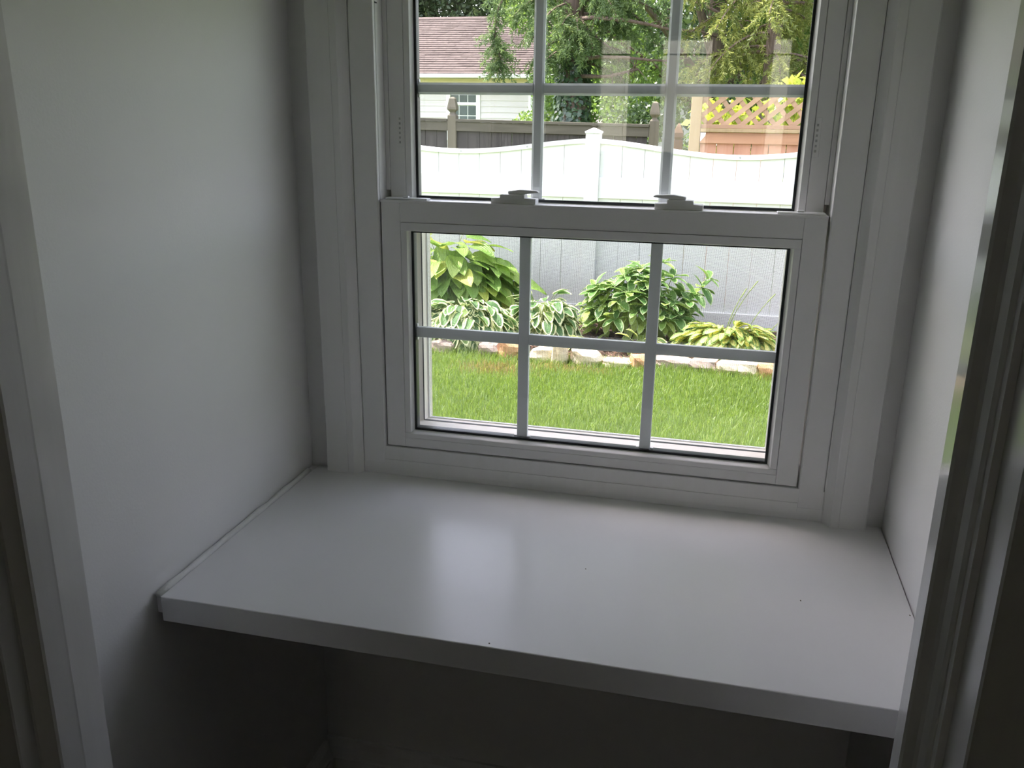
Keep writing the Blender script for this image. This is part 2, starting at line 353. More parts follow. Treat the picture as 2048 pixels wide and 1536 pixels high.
# ------------------------------------------------------------------ the alcove and room shell
SH = 0.78           # shelf top height above the floor
CEIL = 2.42
struct(Geo().box(-1.7, -4.14, -0.12, 2.7, 0.14, 0.0).build('floor', 'floor'), 'dark brown wooden floor under the white shelf', 'floor')
struct(Geo().box(-1.9, -4.4, CEIL, 2.9, 0.46, CEIL+0.16).build('ceiling', 'wall'), 'white ceiling slab above the window alcove', 'ceiling')  # its unseen outer overhang is sized to keep direct sun off the sill
struct(Geo().box(-0.12, -0.72, 0, 0.0, 0.14, CEIL).box(-0.12, -0.760, 0, 0.094, -0.7205, CEIL).build('wall_left', 'wall'), 'white painted wall on the left of the alcove', 'wall')
struct(Geo().box(1.0, -0.72, 0, 1.12, 0.14, CEIL).box(0.902, -0.760, 0, 1.12, -0.7205, CEIL).build('wall_right', 'wall'), 'white painted wall on the right of the alcove', 'wall')
WX0, WX1, WZ0, WZ1 = 0.107, 0.908, 0.785, 1.70       # rough opening of the window
g = Geo().box(0, 0.006, 0, WX0, 0.14, CEIL).box(WX1, 0.006, 0, 1.0, 0.14, CEIL).box(WX0, 0.006, 0, WX1, 0.14, WZ0).box(WX0, 0.006, WZ1, WX1, 0.14, CEIL)
struct(g.build('wall_back', 'wall'), 'white painted wall around the double-hung window', 'wall')
# return wall with the cased opening towards the room
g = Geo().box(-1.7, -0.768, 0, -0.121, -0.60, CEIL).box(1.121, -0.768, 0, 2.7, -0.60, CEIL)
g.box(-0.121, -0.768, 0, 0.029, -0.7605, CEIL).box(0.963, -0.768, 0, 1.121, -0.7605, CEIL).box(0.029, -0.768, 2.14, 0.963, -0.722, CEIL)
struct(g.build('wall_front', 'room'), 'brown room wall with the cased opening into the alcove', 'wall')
# room behind the camera with three narrow windows
xs = [(-0.10, 0.11), (0.265, 0.585), (0.895, 1.03)]
bz0, bz1 = 1.20, 1.875
g = Geo(); px = -1.7
for a, b in xs:
    g.box(px, -4.14, 0, a, -4.0, CEIL); g.box(a, -4.14, 0, b, -4.0, bz0); g.box(a, -4.14, bz1, b, -4.0, CEIL); px = b
g.box(px, -4.14, 0, 2.7, -4.0, CEIL)
struct(g.build('wall_far', 'room'), 'far brown room wall behind the camera with narrow windows', 'wall')
struct(Geo().box(-1.82, -4.14, 0, -1.7, -0.60, CEIL).build('wall_room_left', 'room'), 'left brown side wall of the room behind', 'wall')
struct(Geo().box(2.7, -4.14, 0, 2.82, -0.60, CEIL).build('wall_room_right', 'room'), 'right brown side wall of the room behind', 'wall')
for i, (a, b) in enumerate(xs):
    w = empty(f'window_{i+2}', ((a+b)/2, -4.07, bz0), 'narrow white room window reflected in the upper glass, %s of three' % ('first', 'middle', 'last')[i], 'window', kind='structure')
    def rel(gg): gg.v = [(x-(a+b)/2, y+4.07, z-bz0) for x, y, z in gg.v]; return gg
    f = 0.018
    gg = Geo().box(a, -4.11, bz0, a+f, -4.03, bz1).box(b-f, -4.11, bz0, b, -4.03, bz1).box(a+f, -4.11, bz0, b-f, -4.03, bz0+f).box(a+f, -4.11, bz1-f, b-f, -4.03, bz1).box(a+f, -4.10, 1.772, b-f, -4.04, 1.780)
    rel(gg).build('window_frame', 'vinyl', w)
    rel(Geo().box(a+f, -4.072, bz0+f, b-f, -4.068, bz1-f)).build('glass_pane', 'glass', w)

# opening trim: jamb, casing and back band in one moulded profile, mirrored left and right
prof_l = [(0.095, -0.716), (0.112, -0.716), (0.112, -0.752), (0.1115, -0.754), (0.108, -0.776), (0.1065, -0.7785), (0.087, -0.780), (0.085, -0.7815), (0.085, -0.8015), (0.0835, -0.803), (0.035, -0.803), (0.030, -0.798), (0.030, -0.765), (0.095, -0.765)]
struct(Geo().prism(prof_l, 0.0, 2.16).build('trim_1', 'gloss'), 'glossy white moulded casing at the left edge of the opening', 'trim')
prof_r = [(0.900, -0.716), (0.882, -0.716), (0.882, -0.739), (0.884, -0.741), (0.891, -0.7435), (0.8935, -0.746), (0.8965, -0.7535), (0.899, -0.7560), (0.9035, -0.757), (0.9050, -0.759), (0.9095, -0.795), (0.911, -0.797), (0.958, -0.797), (0.962, -0.793), (0.962, -0.765), (0.900, -0.765)]
struct(Geo().prism(prof_r[::-1], 0.0, 2.16).build('trim_2', 'gloss'), 'glossy white moulded casing at the right edge of the opening', 'trim')
struct(Geo().box(0.030, -0.803, 2.12, 0.962, -0.716, 2.20).build('trim_3', 'gloss', bevel=0.003), 'white head casing over the alcove opening', 'trim')

# baseboards under the shelf
def bb(name, g_, label): struct(g_.build(name, 'trim'), label, 'baseboard')
bprof = [(0.006, 0.0), (-0.012, 0.0), (-0.012, 0.135), (-0.010, 0.138), (-0.009, 0.146), (-0.004, 0.158), (-0.002, 0.172), (0.0, 0.176), (0.006, 0.176)]
bb('baseboard_back', Geo().prism(bprof, 0.0, 1.0, 'x'), 'white moulded baseboard under the window')
bb('baseboard_left', Geo().prism([(-(y-0.006), z) for y, z in bprof], -0.60, -0.012, 'y'), 'white moulded baseboard along the left alcove wall')
bb('baseboard_right', Geo().prism([(1.0+(y-0.006), z) for y, z in bprof], -0.60, -0.012, 'y'), 'white moulded baseboard along the right alcove wall')

# window casing
cl = [(0.039, 0.006), (0.039, -0.013), (0.041, -0.015), (0.080, -0.015), (0.081, -0.0142), (0.082, -0.015), (0.0925, -0.017), (0.094, -0.0168), (0.1045, -0.0035), (0.1065, -0.002), (0.107, 0.006)]
ctop = 1.712
struct(Geo().prism(cl, SH, ctop).build('trim_4', 'trim'), 'white moulded casing down the left side of the window', 'trim')
cr = [(1.0115 - x, y) for x, y in cl]
struct(Geo().prism(cr, SH, ctop).build('trim_5', 'trim'), 'white moulded casing down the right side of the window', 'trim')
struct(Geo().box(0.039, -0.017, ctop, 0.9725, 0.006, ctop+0.07).build('trim_6', 'trim', bevel=0.002), 'white head casing above the window', 'trim')

# ------------------------------------------------------------------ the double-hung window
win = empty('window_1', (0.507, 0.0, SH), 'white vinyl double-hung window with grilles over the shelf', 'window', kind='structure')
def W(g_, name, mat, parent=None, bevel=0.0, **k):
    """build in world coordinates, then shift to the window's base"""
    g_.v = [(x-0.507, y, z-SH) for x, y, z in g_.v]
    return g_.build(name, mat, parent or win, bevel, **k)
# frame: flat stops beside the sash, jamb tracks, head and sill
W(Geo().box(0.1070, -0.0015, 0.80, 0.1500, 0.008, 1.70), 'stop', 'vinyl', bevel=0.0025)
W(Geo().box(0.8645, -0.0015, 0.80, 0.9045, 0.008, 1.70), 'stop', 'vinyl', bevel=0.0025)
W(Geo().box(0.1070, 0.008, 0.785, 0.1500, 0.120, 1.70), 'jamb_track', 'vinyl')
W(Geo().box(0.8645, 0.008, 0.785, 0.9080, 0.120, 1.70), 'jamb_track', 'vinyl')
W(Geo().box(0.1500, 0.0365, 1.285, 0.1575, 0.120, 1.69), 'parting_rib', 'vinyl', bevel=0.001)
W(Geo().box(0.8570, 0.0365, 1.285, 0.8645, 0.120, 1.69), 'parting_rib', 'vinyl', bevel=0.001)
W(Geo().box(0.1500, 0.0, 1.672, 0.8645, 0.120, 1.70), 'head', 'vinyl')
W(Geo().box(0.1070, -0.001, SH, 0.9080, 0.012, 0.8345), 'sill_board', 'trim', bevel=0.0012)
W(Geo().box(0.1500, 0.012, 0.785, 0.8645, 0.044, 0.834), 'sill_base', 'vinyl')
W(Geo().box(0.1480, -0.0025, 0.79, 0.8660, -0.0012, 0.8100), 'sill_lip', 'trim', bevel=0.0005)
# outer frame seen through the lower glass
W(Geo().prism([(0.044, 0.785), (0.130, 0.785), (0.130, 0.848), (0.102, 0.859), (0.100, 0.8620), (0.0775, 0.8625), (0.0765, 0.8590), (0.0725, 0.8590), (0.0715, 0.8640), (0.044, 0.8645)], 0.15, 0.8645, 'x'), 'outer_sill', 'ext')
W(Geo().box(0.1500, 0.071, 0.85, 0.1990, 0.120, 1.268).box(0.1500, 0.0715, 1.268, 0.1800, 0.120, 1.672), 'outer_jamb', 'ext', bevel=0.001)
W(Geo().box(0.8200, 0.071, 0.85, 0.8645, 0.120, 1.68), 'outer_jamb', 'ext', bevel=0.001)
W(Geo().box(0.1980, 0.0702, 0.8655, 0.1998, 0.0712, 1.262).box(0.1980, 0.0712, 0.8592, 0.815, 0.0772, 0.8646), 'groove_shade_bar', 'gasket')  # dark bars stand in for the shade inside the frame grooves
# insect screen over the lower half
scr = W(Geo().box(0.1992, 0.0935, 0.8605, 0.2020, 0.0985, 1.268).box(0.812, 0.0935, 0.8605, 0.8195, 0.0985, 1.268).box(0.2020, 0.0935, 0.8605, 0.812, 0.0985, 0.8640).box(0.2020, 0.0935, 1.258, 0.812, 0.0985, 1.268), 'screen_frame', 'house_trim')
mg = Geo(); mg.v = [(0.2020, 0.0956, 0.8640), (0.812, 0.0956, 0.8640), (0.812, 0.0956, 1.258), (0.2020, 0.0956, 1.258)]; mg.f = [(0, 1, 2, 3)]
W(mg, 'insect_mesh', 'screen', scr)

def frame_ring(g_, x0, x1, z0, z1, t, y0, y1):
    g_.box(x0, y0, z0, x0+t, y1, z1); g_.box(x1-t, y0, z0, x1, y1, z1)
    g_.box(x0+t, y0, z0, x1-t, y1, z0+t); g_.box(x0+t, y0, z1-t, x1-t, y1, z1)
    return g_

def sash(name, x0, x1, z0, z1, gx0, gx1, gz0, gz1, y, mun_x, mun_z, sculpt):
    """a sash: flat frame, raised glazing bead, dark gasket and spacer, a sealed glazing unit with the grilles inside it"""
    bx0, bx1, bz0_, bz1_ = gx0-0.0165, gx1+0.0165, gz0-0.0145, gz1+0.0145
    D = 0.034
    g_ = Geo()
    g_.box(x0, y, z0, bx0, y+D, z1); g_.box(bx1, y, z0, x1, y+D, z1)
    g_.box(bx0, y, z0, bx1, y+D, bz0_); g_.box(bx0, y, bz1_, bx1, y+D, z1)
    s = W(g_, name, 'vinyl', bevel=0.0009)
    # beads: sloped strips around the glass
    e = 0.0006
    def vb(xa, xb, flip):
        pts = [(xa, y+0.001), (xa+(xb-xa)*0.62, y+0.0012), (xa+(xb-xa)*0.70, y+0.004), (xb, y+0.0115), (xb, y+D-0.003), (xa, y+D-0.003)]
        return pts
    W(Geo().prism(vb(bx0+e, gx0, 0), bz0_+e, bz1_-e), 'glazing_bead', 'vinyl', s)
    W(Geo().prism(vb(bx1-e, gx1, 1), bz0_+e, bz1_-e), 'glazing_bead', 'vinyl', s)
    hb = [(y-0.0006, bz0_+e), (y-0.0006, bz0_+0.0085), (y+0.0005, bz0_+0.0095), (y+0.0118, gz0), (y+D-0.003, gz0), (y+D-0.003, bz0_+e)]
    W(Geo().prism(hb, bx0+e, bx1-e, 'x'), 'glazing_bead', 'vinyl', s)
    ht = [(y-0.0006, bz1_-e), (y-0.0006, gz1+0.0008), (y+0.0006, gz1), (y+D-0.003, gz1), (y+D-0.003, bz1_-e)]
    W(Geo().prism(ht, bx0+e, bx1-e, 'x'), 'glazing_bead', 'vinyl', s)
    W(frame_ring(Geo(), gx0-0.001, gx1+0.001, gz0-0.001, gz1+0.001, 0.0042, y+0.0095, y+0.0135), 'gasket', 'gasket', s)
    W(frame_ring(Geo(), gx0-0.001, gx1+0.001, gz0-0.001, gz1+0.001, 0.0030, y+0.0170, y+0.0270), 'spacer', 'spacer', s)
    W(Geo().box(gx0, y+0.0140, gz0, gx1, y+0.0300, gz1), 'glass_pane', 'glass', s)
    h = 0.0092; yc = y+0.022
    def vp(x):
        if sculpt:
            return [(x-h, yc-0.0015), (x-h*0.62, yc-0.0042), (x+h*0.62, yc-0.0042), (x+h, yc-0.0015), (x+h, yc+0.0015), (x+h*0.62, yc+0.004), (x-h*0.62, yc+0.004), (x-h, yc+0.0015)]
        return [(x-h, yc-0.0035), (x-h+0.0008, yc-0.0042), (x+h-0.0008, yc-0.0042), (x+h, yc-0.0035), (x+h, yc+0.0035), (x-h, yc+0.0035)]
    cuts = [gz0+0.002] + [mun_z] + [gz1-0.002]
    for x in mun_x: W(Geo().prism(vp(x), gz0+0.0022, gz1-0.0022), 'muntin', 'grille', s)
    xsn = [gx0+0.002] + [v for x in mun_x for v in (x-h, x+h)] + [gx1-0.002]
    for a, b in zip(xsn[::2], xsn[1::2]):
        pz = [(p[1], p[0]-0.0+mun_z) for p in vp(0.0)]
        W(Geo().prism(pz, a, b, 'x'), 'muntin', 'grille', s)
    # little white clips where the grilles meet the spacer
    gc = Geo()
    for x in mun_x:
        for sgn in (-1, 1): gc.box(x+sgn*(h+0.003)-0.0022, yc-0.004, gz0+0.0022, x+sgn*(h+0.003)+0.0022, yc+0.002, gz0+0.0042)
    for sgn in (-1, 1): gc.box(gx0+0.0022, yc-0.004, mun_z+sgn*(h+0.003)-0.0022, gx0+0.0042, yc+0.002, mun_z+sgn*(h+0.003)+0.0022)
    W(gc, 'grille_clip', 'house_trim', s)
    return s
low = sash('lower_sash', 0.1530, 0.8615, 0.8365, 1.2720, 0.2030, 0.8115, 0.8680, 1.2220, 0.002, (0.397, 0.611), 1.0455, False)
upr = sash('upper_sash', 0.1580, 0.8565, 1.2420, 1.6700, 0.2010, 0.8140, 1.2740, 1.6270, 0.037, (0.4055, 0.615), 1.4495, True)
# seams on the lower sash face: shadow lines between bead and stile are real gaps; top edge lip
W(Geo().box(0.1530, 0.0005, 1.2680, 0.8615, 0.0022, 1.2725), 'top_lip', 'vinyl', low, bevel=0.0006)

# sash locks
def lock(x, m):
    """stepped base with a lever; m = 1 points the lever right, -1 left"""
    z = 1.2722; y = 0.020
    bp_ = [(-0.037, 0), (0.037, 0), (0.037, 0.0086), (0.0185, 0.0092), (0.0180, 0.0148), (-0.0215, 0.0148), (-0.0225, 0.0092), (-0.037, 0.0086)]
    bp_ = [(x+m*p[0], z+p[1]) for p in bp_]
    o = W(Geo().prism(bp_ if m > 0 else bp_[::-1], y-0.012, y+0.011, 'y'), 'sash_lock', 'plastic', bevel=0.0008)
    lp = [(-0.010, 0.0152), (0.012, 0.0152), (0.030, 0.0170), (0.0395, 0.0180), (0.0405, 0.0196), (0.036, 0.0214), (0.010, 0.0226), (-0.010, 0.0196)]
    lp = [(x+m*p[0], z+p[1]) for p in lp]
    W(Geo().prism(lp if m > 0 else lp[::-1], y-0.007, y+0.006, 'y'), 'lever', 'plastic', o, bevel=0.0008)
lock(0.378, 1)
lock(0.641, -1)
# tilt latches
for x0, x1, bx in ((0.158, 0.232, 0.192), (0.788, 0.858, 0.822)):
    o = W(Geo().box(x0, 0.009, 1.2722, x1, 0.027, 1.2752), 'tilt_latch', 'plastic', bevel=0.0012)
    W(Geo().box(bx-0.005, 0.014, 1.2752, bx+0.005, 0.022, 1.2782), 'latch_button', 'plastic', o, bevel=0.0014)
# vent stops embossed on the upper stiles
for cx in (0.1775, 0.8355):
    o = W(Geo().box(cx-0.0045, 0.0362, 1.355, cx+0.0045, 0.0369, 1.412), 'vent_stop', 'vinyl', bevel=0.0004)
    gt_ = Geo()
    for k in range(6): gt_.box(cx-0.0022, 0.0357, 1.362+k*0.0075, cx+0.0006, 0.0361, 1.3655+k*0.0075)
    W(gt_, 'tick_mark', 'tick', o)
W(Geo().box(0.1502, 0.006, 1.5745, 0.1508, 0.015, 1.5765), 'balance_slot', 'gasket')

# ------------------------------------------------------------------ shelf
shelf = Geo().box(0.012, -0.478, SH-0.0375, 0.9985, 0.0055, SH).build('window_shelf', 'shelf', bevel=0.0012)
tag(shelf, 'deep white painted shelf board spanning the alcove under the window', 'shelf')
cb = Geo()
cb.tube([(0.0065, -0.474 + 0.03*i, SH-0.0005 + 0.0006*math.sin(i*1.7)) for i in range(16)], [0.0052+0.0008*math.sin(i*2.3) for i in range(16)], 6)
cb.build('caulk_bead', 'caulk', shelf, smooth=True)
Geo().box(0.0, -0.470, SH-0.030, 0.0115, 0.004, SH-0.002).build('filler_strip', 'trim', shelf)

for k, (x, y, r_) in enumerate(((0.855, -0.264, 0.0013), (0.994, -0.265, 0.0013), (0.557, -0.254, 0.0010), (0.470, -0.470, 0.0012))):
    Geo().tube([(x, y, SH), (x+0.0002, y, SH+0.0004)], r_, 6).build('paint_speck', 'grey_post', shelf)

# ------------------------------------------------------------------ outdoors: ground
GZ = -0.42
struct(Geo().box(-45, 0.14, GZ-0.6, 45, 70, GZ).build('ground', 'ground'), 'green lawn ground outside the window', 'ground')
struct(Geo().box(-45, -40, GZ-0.6, 45, 0.14, GZ-0.01).build('ground_behind', 'ground'), 'ground on the far side of the house', 'ground')

yw = empty('light_blocker_wall', (0.5, -9.0, GZ), 'added tan panelled wall dimming the daylight in the room windows', 'wall')  # unseen wall, added to cut the sky light entering the rear windows
for k in range(7):
    Geo().box(-7.0+2*k, -0.02, 0.02, -5.004+2*k, 0.03, 4.8).build('panel', 'blocker_wall', yw, bevel=0.004, seg=1)

# planting bed: bumpy soil
nx, ny = 90, 24
X = np.linspace(-3.4, 3.4, nx); Yb = np.linspace(5.10, 6.47, ny)
v = []
for j, yy in enumerate(Yb):
    for xx in X:
        z = GZ + 0.035 + 0.012*math.sin(xx*17+yy*9) * math.cos(yy*23-xx*5) + random.uniform(-0.008, 0.008)
        if j == 0: z = GZ - 0.02
        v.append((xx, yy, z))
q = [(j*nx+i, j*nx+i+1, (j+1)*nx+i+1, (j+1)*nx+i) for j in range(ny-1) for i in range(nx-1)]
gm = Geo(); gm.v = v; gm.f = q
bed = struct(gm.build('planting_bed', 'soil', smooth=True, fix=False), 'dark bark mulch bed along the white fence', 'mulch bed')
# loose bark chips
n = 7000
c = np.stack([rng.uniform(-2.2, 2.2, n), rng.uniform(5.14, 6.45, n), np.full(n, GZ+0.045)], 1)
c[:, 2] += rng.uniform(-0.01, 0.015, n)
a = rng.uniform(0, 2*np.pi, n); L_ = rng.uniform(0.012, 0.034, n); Wd = rng.uniform(0.005, 0.011, n)
d = np.stack([np.cos(a), np.sin(a), rng.uniform(-0.3, 0.3, n)], 1); s_ = np.stack([-np.sin(a), np.cos(a), rng.uniform(-0.4, 0.4, n)], 1)
V = np.stack([c-d*L_[:, None], c+s_*Wd[:, None], c+d*L_[:, None], c-s_*Wd[:, None]], 1).reshape(-1, 3)
chips = link('bark_chips', fast_mesh('bark_chips', V, np.arange(4*n).reshape(-1, 4), np.repeat(rng.random(n), 4)), 'chip', bed)
chips['kind'] = 'stuff'

# lawn blades
n = 90000
gx = rng.uniform(-2.5, 2.3, n); gy = rng.uniform(2.7, 5.16, n)
hgt = rng.uniform(0.030, 0.062, n); edge = gy > 5.0; hgt[edge] *= rng.uniform(0.9, 1.5, edge.sum())
a = rng.uniform(0, 2*np.pi, n); lean = rng.uniform(0.1, 0.75, n)*hgt
wv_ = rng.uniform(0.0016, 0.0032, n)
wd = np.stack([np.cos(a), np.sin(a), np.zeros(n)], 1); b2 = rng.uniform(0, 2*np.pi, n)
ld = np.stack([np.cos(b2), np.sin(b2), np.zeros(n)], 1)
base = np.stack([gx, gy, np.full(n, GZ)], 1); upv = np.array([0, 0, 1.0])
mid = base + ld*(lean*0.35)[:, None] + upv*(hgt*0.6)[:, None]; tip = base + ld*lean[:, None] + upv*hgt[:, None]
w_ = wd*wv_[:, None]
V = np.stack([base-w_, base+w_, mid+w_*0.8, mid-w_*0.8, tip+w_*0.12, tip-w_*0.12], 1).reshape(-1, 3)
i0 = np.arange(n)*6
Q = np.concatenate([np.stack([i0, i0+1, i0+2, i0+3], 1), np.stack([i0+3, i0+2, i0+4, i0+5], 1)])
t = np.clip(rng.normal(0.58, 0.16, n), 0.22, 1)
patch = 0.08*np.sin(gx*2.1+gy*3.3) + 0.06*np.sin(gx*5.0-gy*4.1)
t = np.clip(t + patch, 0.22, 1)
dry = np.exp(-(((gx+0.88)/0.22)**2 + ((gy-4.70)/0.13)**2)) + 0.8*np.exp(-(((gx+0.35)/0.3)**2 + ((gy-4.85)/0.07)**2)) + 0.5*np.exp(-((gx-1.25)/0.2)**2-((gy-5.05)/0.06)**2)
isd = rng.random(n) < dry*1.1; t[isd] = rng.uniform(0, 0.2, isd.sum())
t[rng.random(n) < 0.05] = 1.0
lawn = link('lawn_grass', fast_mesh('lawn_grass', V, Q, np.repeat(t, 6)), 'grass')
tag(lawn, 'short sunlit green grass of the lawn in front of the stones', 'grass', kind='stuff')

# ------------------------------------------------------------------ edging stones
def stone(x, y, w, d_, h_, mat, label, yaw=0.0, tall=False):
    import bmesh
    bm = bmesh.new(); bmesh.ops.create_cube(bm, size=1.0)
    bmesh.ops.subdivide_edges(bm, edges=bm.edges[:], cuts=3, use_grid_fill=True)
    ph = [random.uniform(0, 6.28) for _ in range(6)]
    for vv in bm.verts:
        p = vv.co.copy(); q_ = p.normalized()*0.62
        p = p.lerp(q_, 0.62)
        k = 1 + 0.10*math.sin(6*p.x+ph[0])*math.cos(5*p.y+ph[1]) + 0.08*math.sin(8*p.z+ph[2]+4*p.x) + random.uniform(-0.03, 0.03)
        p *= k
        if tall: f_ = 1 - 0.32*(p.z+0.5); p.x *= f_
        p.x += 0.06*p.z*math.sin(ph[3]); p.z += 0.10*p.x*math.sin(ph[4])
        vv.co = (p.x*w, p.y*d_, (p.z+0.42)*h_)
    m = bpy.data.meshes.new('edging_stone'); bm.to_mesh(m); bm.free()
    o = link('edging_stone', m, mat, smooth=False)
    o.location = (x, y, GZ); o.rotation_euler[2] = yaw
    tag(o, label, 'stone', 'stones edging the planting bed')
ST = [(-1.80, 5.12, 0.20, 0.16, 0.12, 'stone_grey', 'half hidden edging stone under the left end of the edged hosta', 0.2, 0),
      (-1.42, 5.13, 0.22, 0.16, 0.10, 'stone_grey', 'dark low edging stone shaded by the white edged hosta', -0.1, 0),
      (-1.03, 5.14, 0.17, 0.17, 0.115, 'stone_grey', 'rounded tan edging stone at the right foot of the edged hosta', 0.1, 0),
      (-0.83, 5.14, 0.19, 0.18, 0.15, 'stone_rust', 'orange brown edging stone just left of the first pale stones', -0.2, 0),
      (-0.585, 5.09, 0.17, 0.16, 0.115, 'stone_pale', 'pale blocky edging stone touching the upright white one', 0.15, 0),
      (-0.44, 5.05, 0.135, 0.13, 0.215, 'stone_pale', 'tall upright near white edging stone with a narrow top', 0.1, 1),
      (-0.235, 5.09, 0.21, 0.18, 0.125, 'stone_pale', 'large pale edging stone with a rounded top right of the upright one', -0.1, 0),
      (0.00, 5.10, 0.24, 0.15, 0.06, 'stone_pale', 'low flat pale edging stone sunk in the grass', 0.05, 0),
      (0.185, 5.11, 0.15, 0.16, 0.105, 'stone_rust', 'small rusty orange edging stone left of the right grille bar', 0.3, 0),
      (0.425, 5.18, 0.29, 0.16, 0.085, 'stone_grey', 'long flat grey brown edging stone right of the grille bar', 0.03, 0),
      (0.665, 5.17, 0.21, 0.16, 0.10, 'stone_grey', 'grey brown edging stone with a sloping right end', -0.12, 0),
      (0.91, 5.14, 0.28, 0.18, 0.115, 'stone_pale', 'wide near white edging stone in front of the golden hosta', 0.06, 0),
      (1.15, 5.14, 0.19, 0.18, 0.125, 'stone_rust', 'tan and orange edging stone at the right end of the row', -0.1, 0),
      (1.40, 5.16, 0.22, 0.18, 0.13, 'stone_pale', 'pale edging stone past the right window edge', 0.1, 0),
      (1.66, 5.16, 0.24, 0.18, 0.12, 'stone_grey', 'grey edging stone farthest right past the window edge', -0.1, 0)]
for x, y, w_s, d_s, h_s, mt, lb, yw, tl in ST: stone(x, y, w_s, d_s, h_s, mt, lb, yw, bool(tl))

# ------------------------------------------------------------------ white vinyl fence
FY = 6.5
fence = empty('vinyl_fence', (-0.455, FY, GZ), 'white vinyl privacy fence with scalloped top behind the plants', 'fence')
def F(g_, name, mat, parent=None, bevel=0.0, **k):
    g_.v = [(x+0.455, y-FY, z-GZ) for x, y, z in g_.v]
    return g_.build(name, mat, parent or fence, bevel, **k)
SEC = 2.48; PX = [-0.455 - SEC, -0.455, -0.455 + SEC]
for x in PX:
    po = F(Geo().box(x-0.0635, FY-0.045, GZ-0.05, x+0.0635, FY+0.082, 1.285), 'fence_post', 'fence_white', bevel=0.004)
    F(Geo().squares(x, FY+0.0185, [(0.070, 1.285), (0.072, 1.298), (0.066, 1.303), (0.012, 1.330)]), 'post_cap', 'fence_white', po)
def top_z(x):
    u_ = ((x - PX[0]) % SEC)/SEC
    return 1.240 - 0.112*(0.5 - 0.5*math.cos(2*math.pi*u_))**0.85
nb = 12
for s0 in (PX[0]-SEC, PX[0], PX[1], PX[2]):
    a0, a1 = s0+0.0635, s0+SEC-0.0635
    bw = (a1-a0)/nb
    for k in range(nb):
        xa, xb = a0+k*bw+0.0015, a0+(k+1)*bw-0.0015
        zt = [top_z(xa + (xb-xa)*i/4) - 0.012 for i in range(5)]
        poly = [(xa, 0.905), (xb, 0.905)] + [(xa + (xb-xa)*i/4, zt[i]) for i in range(4, -1, -1)]
        F(Geo().prism(poly, FY+0.006, FY+0.022, 'y'), 'upper_board', 'fence_white', bevel=0.0015, seg=1)
        F(Geo().box(xa, FY+0.006, -0.25, xb, FY+0.022, 0.735), 'lower_board', 'fence_white', bevel=0.0015, seg=1)
    F(Geo().box(a0, FY-0.016, 0.728, a1, FY+0.034, 0.910), 'middle_rail', 'fence_white', bevel=0.004)
    F(Geo().box(a0, FY-0.016, GZ+0.04, a1, FY+0.034, -0.245), 'bottom_rail', 'fence_white', bevel=0.004)
    # scalloped top rail
    g_ = Geo(); N = 28
    for i in range(N+1):
        x = a0 + (a1-a0)*i/N; z = top_z(x)
        g_.v += [(x, FY-0.012, z-0.040), (x, FY+0.036, z-0.040), (x, FY+0.036, z), (x, FY-0.012, z)]
    for i in range(N):
        o_ = 4*i
        for k in range(4):
            k2 = (k+1) % 4; g_.f.append((o_+k, o_+k2, o_+4+k2, o_+4+k))
    g_.f += [(0, 1, 2, 3), (4*N+3, 4*N+2, 4*N+1, 4*N)]
    tr_ = F(g_, 'top_rail', 'fence_white')
    for xx in (s0+SEC*0.26, s0+SEC*0.51, s0+SEC*0.76):
        F(Geo().tube([(xx, FY-0.0155, top_z(xx)-0.020), (xx, FY-0.010, top_z(xx)-0.020)], 0.009, 8), 'screw_cap', 'steel', tr_)

random.seed(5)
# ------------------------------------------------------------------ leaves and border plants
def leaf_mesh(name, L, wd_, mat, shape='heart', droop=0.35, fold=0.25, wave=0.06, nx=4, ny=6):
    vs, fs, uvs = [], [], []
    for j in range(ny+1):
        t = j/ny
        if shape == 'heart': w = (t+0.06)**0.42 * (1-t)**0.72 * 1.72
        elif shape == 'lance': w = (t+0.03)**0.75 * (1-t)**0.70 * 2.55
        else: w = (t+0.02)**0.6 * (1-t)**0.6 * 2.2
        w = max(w, 0.02)*wd_/2
        for i in range(nx+1):
            u_ = 2*i/nx - 1
            x = u_*w; y = t*L
            z = -droop*L*t*t + fold*abs(u_)*w + wave*L*math.sin(t*9+u_*2)*abs(u_)*0.5
            vs.append((x, y, z)); uvs.append((u_, t))
    for j in range(ny):
        for i in range(nx):
            a_ = j*(nx+1)+i; fs.append((a_, a_+1, a_+nx+2, a_+nx+1))
    m = bpy.data.meshes.new(name); m.from_pydata(vs, [], fs)
    # uv.x holds the signed position across the blade, with the tip counted as edge too
    uvl = m.uv_layers.new(name='UVMap')
    for lp in m.loops:
        u_, t = uvs[lp.vertex_index]
        e = max(abs(u_), (t-0.55)/0.45*0.95 if t > 0.55 else 0)
        uvl.data[lp.index].uv = (e, t)
    m.polygons.foreach_set('use_smooth', [True]*len(m.polygons)); m.materials.append(MT[mat]); m.update()
    return m

def place_leaf(parent, m, pos, direction, scale=1.0, roll=0.0, name='leaf'):
    y = Vector(direction).normalized(); x = y.cross(Vector((0, 0, 1)))
    if x.length < 1e-3: x = Vector((1, 0, 0))
    x.normalize(); z = x.cross(y)
    if roll: R_ = Matrix.Rotation(roll, 3, y); x = R_ @ x; z = R_ @ z
    o = bpy.data.objects.new(name, m); COL.objects.link(o); o.parent = parent
    Mx = Matrix(((x.x*scale, y.x*scale, z.x*scale, pos[0]), (x.y*scale, y.y*scale, z.y*scale, pos[1]), (x.z*scale, y.z*scale, z.z*scale, pos[2]), (0, 0, 0, 1)))
    o.matrix_local = Mx
    return o

